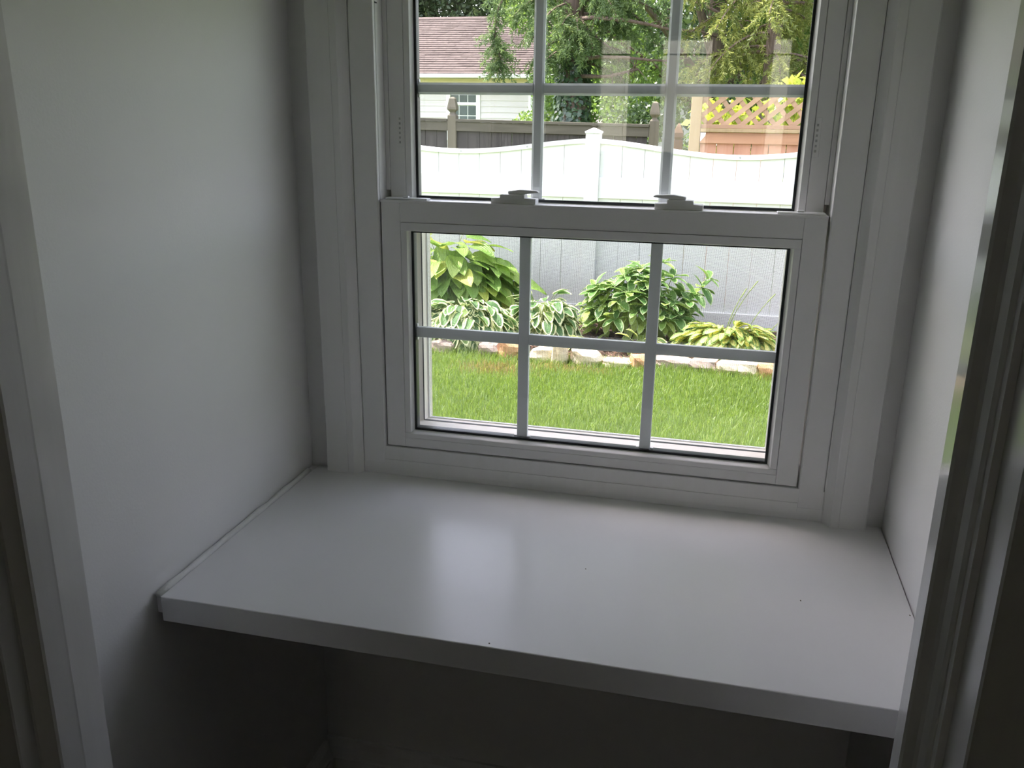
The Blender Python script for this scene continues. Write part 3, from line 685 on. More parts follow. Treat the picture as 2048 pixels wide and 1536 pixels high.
def filler(root, mesh, n, R, H, squash):
    """the shaded inner leaves of a mound, too tangled to tell apart: one part"""
    src = np.array([v.co[:] for v in mesh.vertices]); fc = np.array([p.vertices[:] for p in mesh.polygons])
    V_, F_ = [], []
    for i in range(n):
        th = random.uniform(0.1, 1.0)*math.pi/2; az = random.uniform(math.pi*0.9, math.pi*2.1); k_ = random.uniform(0.6, 1.0)
        p = np.array([math.cos(az)*math.sin(th)*R*k_, math.sin(az)*math.sin(th)*R*k_*squash, H*math.cos(th)*k_ + 0.03])
        pt = math.radians(random.uniform(-65, 10)); a2 = az + random.uniform(-0.7, 0.7)
        y = Vector((math.cos(a2)*math.cos(pt), math.sin(a2)*math.cos(pt), math.sin(pt))); x = y.cross(Vector((0, 0, 1))).normalized(); z = x.cross(y)
        R_ = np.array([x[:], y[:], z[:]])
        F_.append(fc + len(V_)*len(src)); V_.append(src @ R_ * random.uniform(0.8, 1.05) + p)
    m = fast_mesh('inner_leaves', np.concatenate(V_), np.concatenate(F_))
    uvl = m.uv_layers.new(name='UVMap'); suv = np.zeros(len(mesh.loops)*2, np.float32); mesh.uv_layers[0].data.foreach_get('uv', suv)
    uvl.data.foreach_set('uv', np.tile(suv, n)); m.materials.append(mesh.materials[0])
    o = bpy.data.objects.new('inner_leaves', m); COL.objects.link(o); o.parent = root; o['kind'] = 'stuff'

def hosta(name, loc, label, meshes, n, R, H, lsc=(0.8, 1.15), squash=1.0, pit=(35, -60), lean=0.0):
    """a mound of overlapping leaves; every leaf is a part, the petioles are one part"""
    root = empty(name, loc, label, 'plant', 'hostas in the planting bed')
    st = Geo()
    for i in range(n):
        th = math.acos(1 - random.random()**0.85)/(math.pi/2)          # 0 at the crown's top, 1 at its skirt
        az = random.uniform(0, 2*math.pi)
        if random.random() < 0.80: az = random.uniform(math.pi*0.95, math.pi*2.05)   # fuller on the sunny lawn side
        sh_ = random.uniform(0.72, 0.98)
        r_ = R*math.sin(th*math.pi/2)*sh_*0.85; hz = max(0.03, H*math.cos(th*math.pi/2*0.97)*sh_*random.uniform(0.9, 1.08))
        p = Vector((math.cos(az)*r_ + lean*hz, math.sin(az)*r_*squash*(0.45 if math.sin(az) > 0 else 1.0), hz))
        pitch = math.radians(pit[0]*(1-th) + pit[1]*th + random.uniform(-18, 18))
        a2 = az + random.uniform(-0.5, 0.5)
        dr = Vector((math.cos(a2)*math.cos(pitch), math.sin(a2)*math.cos(pitch), math.sin(pitch)))
        place_leaf(root, random.choice(meshes), p, dr, random.uniform(*lsc), random.uniform(-0.4, 0.4))
        st.tube([(math.cos(az)*0.02, math.sin(az)*0.02, 0.0), (p.x*0.45, p.y*0.45, hz*0.7), tuple(p)], [0.004, 0.0035, 0.0025], 4)
    s = st.build('petioles', 'stem', root, fix=False)
    s['kind'] = 'stuff'
    if n > 60: filler(root, meshes[0], n, R*0.72, H*0.78, squash)
    return root


big = [leaf_mesh('broad_leaf', 0.27, 0.185, 'hosta_big', 'heart', dr_, fo, 0.05, 6, 8) for dr_, fo in ((0.28, 0.25), (0.42, 0.18), (0.2, 0.35))]
hosta('hosta_plant', (-1.66, 5.93, GZ+0.03), 'tall hosta with huge yellow green leaves at the left of the bed', big, 220, 0.90, 0.90, (0.75, 1.12), 0.50, (40, -55))
var = [leaf_mesh('edged_leaf', 0.145, 0.105, 'hosta_var', 'heart', dr_, fo, 0.05, 6, 7) for dr_, fo in ((0.35, 0.3), (0.5, 0.2), (0.22, 0.4))]
hosta('hosta_plant', (-1.33, 5.42, GZ+0.03), 'low hosta with white edged leaves in front of the tall hosta', var, 260, 0.62, 0.38, (0.8, 1.15), 0.58, (30, -60))
hosta('hosta_plant', (-0.74, 5.72, GZ+0.03), 'small white edged hosta between the left grille bar and the shrub', var, 130, 0.42, 0.40, (0.75, 1.05), 0.75, (45, -55))
cl_m = [leaf_mesh('clump_leaf', 0.135, 0.085, 'clump', 'oval', dr_, 0.3, 0.03, 4, 6) for dr_ in (0.3, 0.45)]
hosta('hosta_plant', (-0.465, 5.50, GZ+0.03), 'tiny bright yellow green hosta at the foot of the shrub', cl_m, 14, 0.13, 0.15, (0.7, 1.0), 1.0, (60, -10))
hosta('hosta_plant', (0.13, 5.47, GZ+0.03), 'tiny lime hosta behind the right grille bar by the stones', cl_m, 16, 0.13, 0.18, (0.7, 1.0), 1.0, (60, -10))
hosta('hosta_plant', (0.40, 5.55, GZ+0.03), 'few leaved green hosta seedling left of the golden hosta', var, 9, 0.12, 0.09, (0.7, 0.95), 1.0, (50, 0))
gold = [leaf_mesh('golden_leaf', 0.175, 0.078, 'hosta_gold', 'lance', dr_, fo, 0.05, 4, 7) for dr_, fo in ((0.35, 0.3), (0.55, 0.2), (0.25, 0.4))]
gh = hosta('hosta_plant', (0.83, 5.60, GZ+0.03), 'bright golden yellow hosta with flower stalks at the right', gold, 290, 0.47, 0.28, (0.65, 1.0), 0.68, (50, -50))
for (x0, x1, h1, k) in ((-0.03, 0.10, 0.52, 0), (-0.02, 0.18, 0.585, 1), (0.13, 0.32, 0.49, 2), (0.28, 0.44, 0.33, 3)):
    sg = Geo(); P = []
    for i in range(8):
        t = i/7; P.append((x0+(x1-x0)*t**1.6, 0.02+0.03*t, 0.12+(h1-0.12)*t))
    sg.tube(P, [0.0036]*5+[0.0032, 0.003, 0.0022], 5)
    for b_ in range(5):
        q_ = Vector(P[6]).lerp(Vector(P[7]), b_/4); sg.tube([q_, q_+Vector((0.010, -0.003, 0.012))], [0.006, 0.003], 5)
    sg.build('flower_stalk', 'stem', gh, fix=False)

# leafy shrub: whorls of leaves on upright stems
sh = empty('leafy_shrub', (0.06, 6.02, GZ+0.03), 'rounded green shrub with whorled leaves against the white fence', 'shrub')
shm = [leaf_mesh('shrub_leaf', 0.145, 0.070, 'shrub', 'oval', dr_, 0.3, 0.03, 4, 6) for dr_ in (0.25, 0.4, 0.12)]
st = Geo(); k = 0
tips = []
for i in range(50):
    th = math.acos(1 - random.random()*0.95); az = random.uniform(0, 2*math.pi)
    if random.random() < 0.9: az = random.uniform(math.pi*0.95, math.pi*2.05)
    k_ = random.uniform(0.8, 1.0)
    tips.append((math.cos(az)*math.sin(th)*0.50*k_, math.sin(az)*math.sin(th)*0.33*k_, 0.08 + 0.50*math.cos(th)*k_))
tips += [(0.53, -0.05, 0.47), (0.47, -0.10, 0.42), (0.57, 0.0, 0.54), (0.43, -0.14, 0.36), (0.18, 0.0, 0.66), (0.02, -0.05, 0.60), (-0.36, -0.05, 0.44), (-0.30, -0.14, 0.40), (0.28, -0.1, 0.55), (-0.10, -0.14, 0.54)]
for (x, y, zt) in tips:
    lean = Vector((x*0.9, y*0.9-0.05, 0.55)).normalized()
    nl = random.randint(5, 6); a0 = random.uniform(0, 6.28)
    for m_ in range(nl):
        aa = a0 + m_*2*math.pi/nl
        e1 = lean.cross(Vector((0, 0, 1))); e1 = Vector((1, 0, 0)) if e1.length < 1e-3 else e1.normalized(); e2 = lean.cross(e1)
        dr = (e1*math.cos(aa) + e2*math.sin(aa))*0.9 + lean*random.uniform(0.15, 0.65)
        place_leaf(sh, random.choice(shm), (x, y, zt - random.uniform(0, 0.02)), dr, random.uniform(0.8, 1.2), random.uniform(-0.3, 0.3))
    st.tube([(x*0.3, y*0.3, 0.0), (x*0.7, y*0.7, zt*0.55), (x, y, zt)], [0.006, 0.0045, 0.003], 5)
filler(sh, shm[0], 260, 0.46, 0.50, 0.6)
s = st.build('stems', 'stem', sh, fix=False); s['kind'] = 'stuff'

# ------------------------------------------------------------------ weathered wooden fence behind
GY = 9.0
gf = empty('wooden_fence', (-2.53, GY, GZ), 'weathered grey wooden picket fence with carved post tops', 'fence')
def GF(g_, name, mat, parent=None, bevel=0.0, **k):
    g_.v = [(x+2.53, y-GY, z-GZ) for x, y, z in g_.v]
    return g_.build(name, mat, parent or gf, bevel, **k)
def rz(x): return 1.372 - 0.012*(x+2.5)      # the top rail falls a little to the right
for x in (-4.93, -2.53, -0.135):
    dz = rz(x)-1.372
    po = GF(Geo().box(x-0.052, GY-0.052, GZ, x+0.052, GY+0.052, 1.42+dz), 'fence_post', 'grey_post', bevel=0.004)
    GF(Geo().squares(x, GY, [(0.052, 1.42+dz), (0.030, 1.445+dz), (0.028, 1.458+dz), (0.056, 1.492+dz), (0.054, 1.515+dz), (0.042, 1.575+dz), (0.034, 1.615+dz), (0.012, 1.632+dz)]), 'finial', 'grey_post', po, bevel=0.002)
for a_, b_ in ((-7.2, -4.985), (-4.878, -2.585), (-2.478, -0.19)):
    p1 = [(a_, rz(a_)-0.125), (b_, rz(b_)-0.125), (b_, rz(b_)-0.022), (a_, rz(a_)-0.022)]
    GF(Geo().prism(p1, GY-0.045, GY-0.008, 'y'), 'rail', 'grey_rail', bevel=0.002)
    p2 = [(a_, rz(a_)-0.020), (b_, rz(b_)-0.020), (b_, rz(b_)+0.012), (a_, rz(a_)+0.012)]
    GF(Geo().prism(p2, GY-0.065, GY+0.055, 'y'), 'cap_board', 'grey_rail', bevel=0.003)
    GF(Geo().box(a_, GY-0.045, 0.0, b_, GY-0.008, 0.09), 'rail', 'grey_rail')
    x = a_
    while x < b_-0.05:
        w_p = random.uniform(0.118, 0.15)
        x1 = min(x+w_p, b_); dy = random.uniform(-0.004, 0.004)
        GF(Geo().box(x+0.002, GY-0.006+dy, GZ+0.04, x1-0.002, GY+0.012+dy, rz(x)-0.022), 'picket', 'grey_wood')
        x = x1
# short pointed brown post in the gap
bp = Geo().box(-0.05, -0.035, 0, 0.05, 0.035, 1.72).squares(0, 0, [(0.030, 1.72), (0.052, 1.745), (0.050, 1.79), (0.026, 1.85), (0.006, 1.885)]).build('fence_post', 'brown_post', bevel=0.003)
bp.location = (0.185, 8.2, GZ - 0.085); bp.location.z = GZ - 0.09
tag(bp, 'short pointed brown post between the grey fence and the cedar fence', 'post')

# ------------------------------------------------------------------ cedar fence with lattice
CY = 7.6
cf = empty('cedar_fence', (0.375, CY, GZ), 'new orange cedar board fence topped with a diagonal lattice', 'fence')
def CF(g_, name, mat, parent=None, bevel=0.0, **k):
    g_.v = [(x-0.375, y-CY, z-GZ) for x, y, z in g_.v]
    return g_.build(name, mat, parent or cf, bevel, **k)
CX0, CX1 = 0.428, 3.1
for x in (0.375, 2.85):
    CF(Geo().box(x-0.051, CY-0.051, GZ, x+0.051, CY+0.051, 1.69), 'fence_post', 'pine_post', bevel=0.004)
CF(Geo().box(CX0, CY-0.040, 1.196, CX1, CY-0.002, 1.300), 'rail', 'cedar_rail', bevel=0.003)
CF(Geo().box(CX0, CY-0.062, 1.302, CX1, CY+0.05, 1.332), 'cap_board', 'pine_post', bevel=0.003)
CF(Geo().box(CX0, CY-0.030, 1.334, CX1, CY+0.030, 1.372), 'lattice_rail', 'lattice', bevel=0.002)
CF(Geo().box(CX0, CY-0.030, 1.675, CX1, CY+0.030, 1.713), 'lattice_rail', 'lattice', bevel=0.002)
x = CX0
while x < CX1-0.02:
    x1 = min(x+0.163, CX1)
    CF(Geo().box(x+0.003, CY+0.0, GZ+0.03, x1-0.003, CY+0.018, 1.30), 'board', 'cedar', bevel=0.002, seg=1)
    x = x1
def clip_x(poly, lo, hi):
    for lim, sg in ((lo, 1), (hi, -1)):
        out_ = []
        for i in range(len(poly)):
            a_, b_ = poly[i], poly[(i+1) % len(poly)]
            ia, ib = (a_[0]-lim)*sg >= 0, (b_[0]-lim)*sg >= 0
            if ia: out_.append(a_)
            if ia != ib:
                t = (lim-a_[0])/(b_[0]-a_[0]); out_.append((lim, a_[1]+(b_[1]-a_[1])*t))
        poly = out_
        if len(poly) < 3: return None
    return poly
z0, z1 = 1.372, 1.675; hh = z1-z0; sw = 0.056
for layer, sgn in ((0, 1), (1, -1)):
    x = CX0 - hh*1.3 - 0.05; run = hh*1.2 if sgn > 0 else -hh*0.82; sw = 0.068 if sgn > 0 else 0.056
    while x < CX1 + hh*1.3:
        poly = [(x, z0), (x+sw, z0), (x+sw+run, z1), (x+run, z1)]
        poly = clip_x(poly, CX0, CX1)
        if poly:
            y_ = CY-0.009 if layer == 0 else CY+0.001
            CF(Geo().prism(poly, y_, y_+0.008, 'y'), 'lattice_slat', 'lattice')
        x += 0.158
CF(Geo().prism([(0.430, 1.295), (0.482, 1.295), (0.476, 1.265), (0.432, 1.212)], CY-0.0455, CY-0.0415, 'y'), 'bracket', 'house_trim')

# ------------------------------------------------------------------ neighbour's house
HY = 20.0
ho = empty('neighbour_house', (-7.5, HY, GZ), 'white sided house with brown shingle roof beyond the fences', 'house')
def H(g_, name, mat, parent=None, bevel=0.0, **k):
    g_.v = [(x+7.5, y-HY, z-GZ) for x, y, z in g_.v]
    return g_.build(name, mat, parent or ho, bevel, **k)
HX0, HX1 = -14.0, -3.96
H(Geo().box(HX0, HY, GZ, HX1, HY+8, 2.25), 'wall', 'siding')
wx0, wx1, wz0, wz1 = -6.02, -5.36, 0.95, 2.12
z = 0.70
while z < 2.14:
    z1_ = min(z+0.137, 2.16)
    poly = [(HY-0.002, z), (HY-0.026, z), (HY-0.008, z1_), (HY-0.002, z1_)]
    for a_, b_ in ((HX0, wx0-0.10), (wx1+0.10, HX1-0.09)):
        if z1_ > wz0-0.1 or a_ == HX0 or True:
            H(Geo().prism(poly, a_, b_, 'x'), 'siding_board', 'siding')
    z = z1_
H(Geo().box(HX1-0.10, HY-0.035, GZ, HX1+0.02, HY, 2.2), 'corner_board', 'house_trim')
H(Geo().box(HX0, HY-0.05, 2.16, HX1, HY, 2.30), 'frieze', 'cream')
hw = H(Geo().box(wx0-0.10, HY-0.045, wz0-0.1, wx0, HY, wz1+0.10).box(wx1, HY-0.045, wz0-0.1, wx1+0.10, HY, wz1+0.10).box(wx0, HY-0.045, wz1, wx1, HY, wz1+0.10).box(wx0, HY-0.045, wz0-0.1, wx1, HY, wz0).box(wx0, HY-0.030, 1.685, wx1, HY, 1.745), 'window', 'house_trim')
cw = (wx1-wx0)/3
for zz0, zz1, rows in ((wz0, 1.685, 3), (1.745, wz1, 2)):
    ch = (zz1-zz0)/rows
    for r_ in range(rows):
        for k in range(3):
            H(Geo().box(wx0+k*cw+0.012, HY-0.014, zz0+r_*ch+0.012, wx0+(k+1)*cw-0.012, HY-0.004, zz0+(r_+1)*ch-0.012), 'pane', 'pane_dark', hw)
H(Geo().box(wx0, HY-0.003, wz0, wx1, HY+0.01, wz1), 'sash_bars', 'house_trim', hw)
H(Geo().box(HX0-0.3, HY-0.52, 2.295, HX1+0.62, HY-0.36, 2.385), 'gutter', 'house_trim', bevel=0.02)
H(Geo().box(HX0-0.3, HY-0.36, 2.29, HX1+0.5, HY+0.0, 2.315), 'soffit', 'cream')
H(Geo().tube([(HX1-0.02, HY-0.44, 2.30), (HX1-0.02, HY-0.10, 2.12), (HX1-0.02, HY-0.07, GZ)], 0.04, 6), 'downspout', 'house_trim')
RY0, RZ0, RY1, RZ1 = HY-0.42, 2.385, HY+4.0, 4.07
rf = H(Geo().prism([(RY0, RZ0-0.02), (RY1, RZ1-0.02), (RY1+4.4, RZ0-0.02), (RY1+4.4, RZ0-0.1), (RY1, RZ1-0.15), (RY0, RZ0-0.1)], HX0-0.4, HX1+0.65, 'x'), 'roof', 'shingle')
g_ = Geo(); NC = 27
for i in range(NC):
    t0, t1 = i/NC, (i+1)/NC
    ya, za = RY0+(RY1-RY0)*t0, RZ0+(RZ1-RZ0)*t0; yb, zb = RY0+(RY1-RY0)*t1, RZ0+(RZ1-RZ0)*t1
    x = HX0-0.4 - random.uniform(0, 0.3)
    while x < HX1+0.65:
        w_t = random.uniform(0.28, 0.34); xa, xb = max(x, HX0-0.4), min(x+w_t, HX1+0.65); lift = random.uniform(0.016, 0.026)
        if xb > xa+0.02:
            o_ = len(g_.v)
            g_.v += [(xa, ya-0.006, za+lift), (xb-0.006, ya-0.006, za+lift), (xb-0.006, yb, zb+0.004), (xa, yb, zb+0.004), (xa, ya-0.006, za-0.004), (xb-0.006, ya-0.006, za-0.004)]
            g_.f += [(o_, o_+1, o_+2, o_+3), (o_+4, o_+5, o_+1, o_)]
        x += w_t
sg = H(g_, 'shingles', 'shingle', rf, fix=False); sg['kind'] = 'stuff'
H(Geo().prism([(RY1-0.12, RZ1-0.02), (RY1, RZ1+0.045), (RY1+0.12, RZ1-0.02)], HX0-0.4, HX1+0.65, 'x'), 'ridge_cap', 'ridge', rf)
# pale far building glimpsed through the leaves
fb = empty('far_building', (-0.2, 29, GZ), 'pale far building glimpsed through leaves right of the ivy trunk', 'building')
Geo().box(-2.6, 0, 0, 3.5, 6, 2.75).build('wall', 'pale_wall', fb)
Geo().prism([(-0.4, 2.70), (3.0, 4.3), (6.4, 2.70), (3.0, 4.15)], -2.9, 3.8, 'x').build('roof', 'shingle', fb)

# ------------------------------------------------------------------ trees
def unit(a_): return a_/np.linalg.norm(a_, axis=1, keepdims=True)
def leaf_cloud(name, parent, blobs, n, size, mat, asp=0.55, up_bias=0.5, kind='stuff', shell=0.5):
    """n kite shaped leaves over ellipsoid blobs (cx,cy,cz,rx,ry,rz); coordinates local to the parent"""
    bl = np.array(blobs, float); wgt = bl[:, 3]*bl[:, 5]; wgt /= wgt.sum()
    idx = rng.choice(len(bl), n, p=wgt)
    dr = unit(rng.normal(size=(n, 3))); rad = rng.random(n)**(1/3*shell)
    c_ = bl[idx, :3] + dr*bl[idx, 3:]*rad[:, None]
    ax = unit(rng.normal(size=(n, 3)) + np.array([0, 0, -0.3])); nr = unit(rng.normal(size=(n, 3)) + np.array([0, 0, up_bias]))
    sd = unit(np.cross(ax, nr)); nr = np.cross(sd, ax)
    s0 = (size*rng.uniform(0.65, 1.3, n))[:, None]
    V_ = np.stack([c_, c_+ax*s0*0.45+sd*s0*asp*0.5+nr*s0*0.08, c_+ax*s0, c_+ax*s0*0.45-sd*s0*asp*0.5+nr*s0*0.08], 1).reshape(-1, 3)
    lump = 0.5+0.5*np.sin(c_[:, 0]*3.1+1.3*np.sin(c_[:, 2]*2.7))*np.cos(c_[:, 2]*3.3+c_[:, 1])
    t_ = np.clip(0.65*rng.random(n)+0.35*lump, 0, 1)
    o = link(name, fast_mesh(name, V_, np.arange(4*n).reshape(-1, 4), np.repeat(t_, 4)), mat, parent)
    if kind: o['kind'] = kind
    return o

def needle_mesh(name, parent, segs, per_m, nl, nw, mat):
    """needles around the twig segments"""
    P0 = np.array([s_[0] for s_ in segs]); P1 = np.array([s_[1] for s_ in segs])
    ln = np.linalg.norm(P1-P0, axis=1); cnt = np.maximum((ln*per_m).astype(int), 1)
    idx = np.repeat(np.arange(len(segs)), cnt); n = len(idx)
    t_ = rng.random(n)[:, None]; p = P0[idx]*(1-t_)+P1[idx]*t_
    ax = unit(P1-P0)[idx]
    rd = unit(rng.normal(size=(n, 3))); rd = unit(rd - ax*(rd*ax).sum(1, keepdims=True))
    dr = unit(rd*rng.uniform(0.5, 1.0, (n, 1)) + ax*rng.uniform(0.25, 0.9, (n, 1)) + np.array([0, 0, -0.12]))
    sd = unit(np.cross(dr, rng.normal(size=(n, 3))))
    l_ = (nl*rng.uniform(0.6, 1.25, n))[:, None]
    V_ = np.stack([p-sd*nw*0.5, p+sd*nw*0.5, p+dr*l_+sd*nw*0.25, p+dr*l_-sd*nw*0.25], 1).reshape(-1, 3)
    tb = rng.random(len(segs))[idx]*0.55 + rng.random(n)*0.45
    o = link(name, fast_mesh(name, V_, np.arange(4*n).reshape(-1, 4), np.repeat(tb, 4)), mat, parent)
    o['kind'] = 'stuff'
    return o

def spray(segs, p, dr, length, twigs, droop=0.5, tl=0.35):
    """a drooping bough: returns its axis; adds twig segments"""
    p = np.array(p, float); dr = np.array(dr, float); dr /= np.linalg.norm(dr)
    pts = [p.copy()]; n = 6
    for i in range(n):
        dr = dr + np.array([0, 0, -droop/n]); dr /= np.linalg.norm(dr)
        p = p + dr*length/n; pts.append(p.copy()); segs.append((pts[-2], pts[-1]))
    for k in range(twigs):
        t_ = random.uniform(0.15, 1.0)*n; i = min(int(t_), n-1); q_ = pts[i] + (pts[i+1]-pts[i])*(t_-i)
        a_ = random.uniform(0, 2*math.pi)
        d_ = np.array([math.cos(a_), math.sin(a_)*0.8, random.uniform(-1.2, 0.05)]) + (pts[i+1]-pts[i])/np.linalg.norm(pts[i+1]-pts[i])*0.5
        d_ /= np.linalg.norm(d_); l_ = tl*random.uniform(0.5, 1.2)
        m_ = q_ + d_*l_*0.5; e_ = m_ + (d_ + np.array([0, 0, -0.5]))*l_*0.42
        segs.append((q_, m_)); segs.append((m_, e_))
    return pts

random.seed(21); rng = np.random.default_rng(21)
# spruce with the ivy covered trunk
SX, SY = -1.61, 12.0
tree = empty('spruce_tree', (SX, SY, GZ), 'tall spruce with an ivy wrapped trunk behind the grey fence', 'tree')
tg = Geo(); tp = []; tr_r = []
for i in range(15):
    z = i*0.85; tp.append((0.05*math.sin(i*0.9), 0.04*math.cos(i*1.3), z)); tr_r.append(max(0.05, 0.215-0.013*i))
tg.tube(tp, tr_r, 12).build('trunk', 'bark', tree, smooth=True, fix=False)
segs = []; boughs = []
def bough(z, az, length, tw, droop, dz=0.05, tl=0.34):
    d_ = (math.cos(az), math.sin(az), dz)
    boughs.append(spray(segs, (0.1*math.cos(az), 0.1*math.sin(az), z), d_, length, tw, droop, tl))
zz = 2.75
while zz < 11.0:
    for k in range(5):
        L_b = max(0.7, 3.0*(1-(zz-2.0)/10.5))*random.uniform(0.75, 1.1)
        az = random.uniform(0, 6.28)
        if zz < 5.2 and math.cos(az) < -0.35: L_b = min(L_b, 0.75)
        if zz < 3.6: L_b = min(L_b, 0.8)
        bough(zz+random.uniform(-0.15, 0.15), az, L_b, 34, random.uniform(0.4, 0.9), tl=0.30)
    zz += 0.42
# boughs that hang into view left and right of the trunk
for (z, az, L_b, tw, dp) in ((3.95, 3.25, 1.1, 50, 0.9), (3.6, 3.5, 0.9, 50, 0.9), (3.4, 2.9, 0.7, 40, 1.0), (4.1, 3.1, 1.2, 50, 0.8), (3.4, 4.2, 1.0, 30, 1.2), (3.2, 5.2, 0.9, 30, 1.2), (3.5, -0.2, 1.2, 34, 0.9), (3.6, 0.3, 1.7, 34, 0.7), (2.95, 3.9, 0.7, 22, 1.2), (3.0, 5.9, 0.8, 24, 1.1), (3.7, 5.3, 1.4, 34, 0.9)):
    bough(z, az, L_b, tw, dp)
# the long pendulous bough in front of the brown roof
hang = [(-0.75, -0.6, 3.75), (-0.98, -0.62, 3.3), (-1.03, -0.64, 2.95), (-0.95, -0.65, 2.66), (-0.90, -0.65, 2.50)]
for a_, b_ in zip(hang[:-1], hang[1:]): segs.append((np.array(a_), np.array(b_)))
boughs.append([np.array(h_) for h_ in [(-0.1, -0.1, 4.3), (-0.5, -0.5, 4.15)] + hang])
for k in range(150):
    i = min(int(random.random()**0.6*4), 3); q_ = np.array(hang[i])+(np.array(hang[i+1])-np.array(hang[i]))*random.random()
    wide = 0.16 if i < 2 else 0.30
    e_ = q_ + np.array([random.uniform(-wide, wide), random.uniform(-wide, wide)*0.7, random.uniform(-0.26, 0.02)])
    segs.append((q_, e_))
bg_ = Geo()
for pts in boughs:
    n_ = len(pts); bg_.tube([tuple(p) for p in pts], [0.020*(1-i/n_)+0.004 for i in range(n_)], 5)
o = bg_.build('boughs', 'twig', tree, fix=False); o['kind'] = 'stuff'
needle_mesh('needles', tree, segs, 150, 0.050, 0.0115, 'needles')
# bare limbs reaching right across the gap
for P in ([(0.12, -0.2, 3.19), (0.33, -0.5, 3.17), (0.78, -0.5, 3.135), (1.13, -0.5, 3.07), (1.44, -0.5, 3.00), (1.78, -0.52, 2.99), (2.05, -0.5, 2.9)],
          [(0.12, -0.2, 2.64), (0.45, -0.5, 2.66), (0.80, -0.5, 2.65), (1.16, -0.5, 2.615), (1.5, -0.5, 2.60)],
          [(0.10, -0.15, 2.42), (0.55, -0.4, 2.40), (1.0, -0.45, 2.50)],
          [(1.2, 0.2, 3.6), (1.78, -0.5, 3.34), (2.1, -0.5, 3.18), (2.33, -0.5, 3.09)]):
    lg = Geo().tube(P, [0.034*(1-0.75*i/len(P)) for i in range(len(P))], 6)
    for k in range(10):
        i = random.randrange(1, len(P)-1); q_ = Vector(P[i]).lerp(Vector(P[i+1]), random.random())
        e_ = q_ + Vector((random.uniform(-0.05, 0.25), random.uniform(-0.15, 0.15), random.uniform(-0.28, 0.16)))
        lg.tube([q_, q_.lerp(e_, 0.5)+Vector((0, 0, 0.015)), e_], [0.008, 0.006, 0.003], 4)
    lg.build('limb', 'twig', tree, smooth=True, fix=False)
# ivy on the lower trunk
n = 2600
an = rng.uniform(0, 2*np.pi, n); zz_ = rng.uniform(0.2, 2.75, n)**1.0
rad = 0.19 + 0.10*rng.random(n)*(1.15 - 0.28*zz_/2.75)
c_ = np.stack([np.cos(an)*rad, np.sin(an)*rad, zz_], 1)
outn = np.stack([np.cos(an), np.sin(an), rng.uniform(0.0, 0.8, n)], 1); outn = unit(outn + rng.normal(scale=0.35, size=(n, 3)))
ax = unit(np.cross(outn, rng.normal(size=(n, 3)))*0.5 + np.array([0, 0, -0.8])); ax = unit(ax - outn*(ax*outn).sum(1, keepdims=True)); sd = np.cross(outn, ax)
s0 = rng.uniform(0.05, 0.085, n)[:, None]
V = np.stack([c_-ax*s0*0.15, c_+ax*s0*0.3+sd*s0*0.55, c_+ax*s0, c_+ax*s0*0.3-sd*s0*0.55], 1).reshape(-1, 3)
iv = link('ivy_leaves', fast_mesh('ivy_leaves', V, np.arange(4*n).reshape(-1, 4), np.repeat(rng.random(n), 4)), 'ivy', tree); iv['kind'] = 'stuff'

# golden drooping conifer on the right
con = empty('conifer_tree', (1.15, 10.8, GZ), 'yellow green drooping conifer behind the cedar lattice', 'tree')
Geo().tube([(0, 0, i*0.8) for i in range(11)], [0.13-0.010*i for i in range(11)], 10).build('trunk', 'bark', con, smooth=True, fix=False)
segs = []; boughs = []
zz = 2.35
while zz < 8.5:
    for k in range(6):
        L_b = max(0.5, 1.5*(1-(zz-2.0)/8.5))*random.uniform(0.7, 1.1)
        az = random.uniform(0, 6.28)
        boughs.append(spray(segs, (0.05*math.cos(az), 0.05*math.sin(az), zz+random.uniform(-0.1, 0.1)), (math.cos(az), math.sin(az), 0.15), L_b, 26, random.uniform(0.7, 1.4), 0.36))
    zz += 0.30
bg_ = Geo()
for pts in boughs:
    n_ = len(pts); bg_.tube([tuple(p) for p in pts], [0.018*(1-i/n_)+0.005 for i in range(n_)], 4)
o = bg_.build('boughs', 'twig', con, fix=False); o['kind'] = 'stuff'
needle_mesh('needles', con, segs, 150, 0.050, 0.012, 'needles2')

def broad_tree(name, loc, label, blobs, n, size, mat, trunk_h, trunk_r, asp=0.55, shell=0.6):
    t_ = empty(name, loc, label, 'tree', 'leafy trees beyond the fences' if name == 'leafy_tree' else 'dark trees in the background')
    Geo().tube([(0.06*math.sin(i), 0.05*math.cos(i), trunk_h*i/6) for i in range(7)], [trunk_r*(1-0.09*i) for i in range(7)], 9).build('trunk', 'bark', t_, smooth=True, fix=False)
    lb = Geo()
    for b_ in blobs[:10]:
        e_ = Vector(b_[:3]); s_p = Vector((0, 0, min(trunk_h*0.7, max(0.8, e_.z*0.55))))
        lb.tube([s_p, s_p.lerp(e_, 0.5)+Vector((0, 0, 0.1)), e_], [trunk_r*0.45, trunk_r*0.3, trunk_r*0.12], 5)
    o = lb.build('limbs', 'bark', t_, fix=False); o['kind'] = 'stuff'
    leaf_cloud('leaves', t_, blobs, n, size, mat, asp, shell=shell)
    return t_
def blobs_for(w, d_, z0_, z1_, n, r):
    out_ = []
    for i in range(n):
        f_ = (i+0.5)/n; z = z0_ + (z1_-z0_)*random.random()
        k_ = 1-0.55*abs((z-z0_)/(z1_-z0_)-0.4)
        out_.append((random.uniform(-w, w)*k_, random.uniform(-d_, d_)*k_, z, r*random.uniform(0.7, 1.25), r*random.uniform(0.7, 1.1), r*random.uniform(0.55, 0.95)))
    return out_
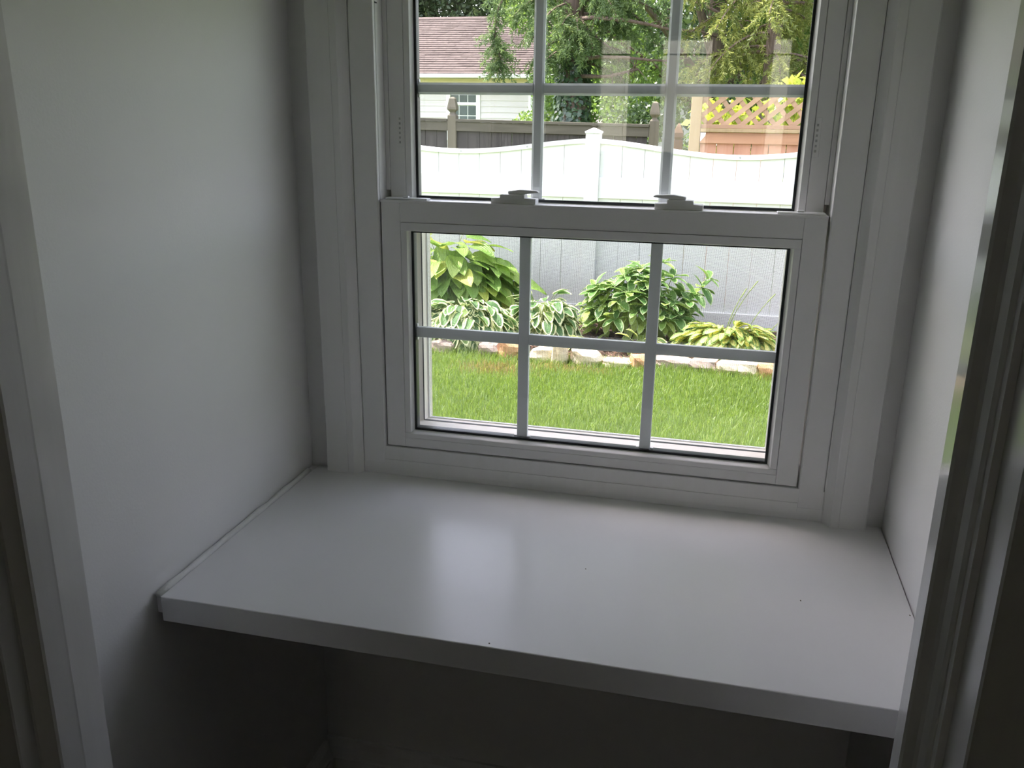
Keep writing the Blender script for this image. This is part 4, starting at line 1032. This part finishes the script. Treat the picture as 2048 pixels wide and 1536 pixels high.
broad_tree('leafy_tree', (0.3, 15.2, GZ), 'mid green leafy tree filling the gap right of the spruce trunk', blobs_for(2.2, 1.2, 1.0, 6.0, 34, 0.75) + blobs_for(2.6, 1.2, 6.0, 13.0, 30, 1.1), 95000, 0.09, 'leaves', 9.0, 0.2)
broad_tree('leafy_tree', (3.2, 13.8, GZ), 'bright leafy tree behind the golden conifer at the right', blobs_for(1.9, 1.2, 0.8, 7.0, 30, 0.75) + blobs_for(2.6, 1.2, 6.0, 12.5, 28, 1.1), 80000, 0.09, 'leaves', 9.0, 0.2)
broad_tree('leafy_tree', (-2.4, 17.2, GZ), 'leafy tree between the house corner and the ivy trunk', blobs_for(1.2, 0.8, 0.9, 5.5, 20, 0.6), 24000, 0.085, 'leaves', 4.0, 0.13)
broad_tree('dark_tree', (2.2, 21.0, GZ), 'dark tree behind the leafy trees', blobs_for(5.0, 1.5, 1.2, 9.5, 46, 1.3), 42000, 0.15, 'leaves_dark', 7.0, 0.25)
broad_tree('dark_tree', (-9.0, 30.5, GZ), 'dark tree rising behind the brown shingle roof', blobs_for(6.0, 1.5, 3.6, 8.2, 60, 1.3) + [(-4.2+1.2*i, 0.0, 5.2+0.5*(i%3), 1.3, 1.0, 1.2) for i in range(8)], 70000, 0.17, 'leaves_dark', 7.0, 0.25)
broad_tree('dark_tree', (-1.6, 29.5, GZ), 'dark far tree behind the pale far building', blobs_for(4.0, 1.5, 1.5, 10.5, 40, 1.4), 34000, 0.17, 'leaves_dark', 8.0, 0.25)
# broad lime leaves behind the lattice
ls = empty('lime_bush', (1.25, 8.75, GZ), 'sunlit lime leaved bush behind the cedar lattice', 'bush')
Geo().tube([(0, 0, 0), (0.05, 0, 0.9), (0.1, 0.05, 1.7)], [0.03, 0.022, 0.01], 6).build('stem', 'twig', ls, smooth=True, fix=False)
leaf_cloud('leaves', ls, blobs_for(0.85, 0.25, 1.0, 2.15, 16, 0.28), 2600, 0.105, 'leaves_lime', 0.62, shell=0.8)
ds = empty('green_bush', (0.05, 9.9, GZ), 'dark green bush in the gap beside the brown post', 'bush')
Geo().tube([(0, 0, 0), (0.05, 0, 0.8), (0.02, 0.05, 1.5)], [0.03, 0.022, 0.01], 6).build('stem', 'twig', ds, smooth=True, fix=False)
leaf_cloud('leaves', ds, blobs_for(0.75, 0.25, 0.7, 2.0, 14, 0.3), 5200, 0.06, 'leaves_dark', 0.5, shell=0.8)
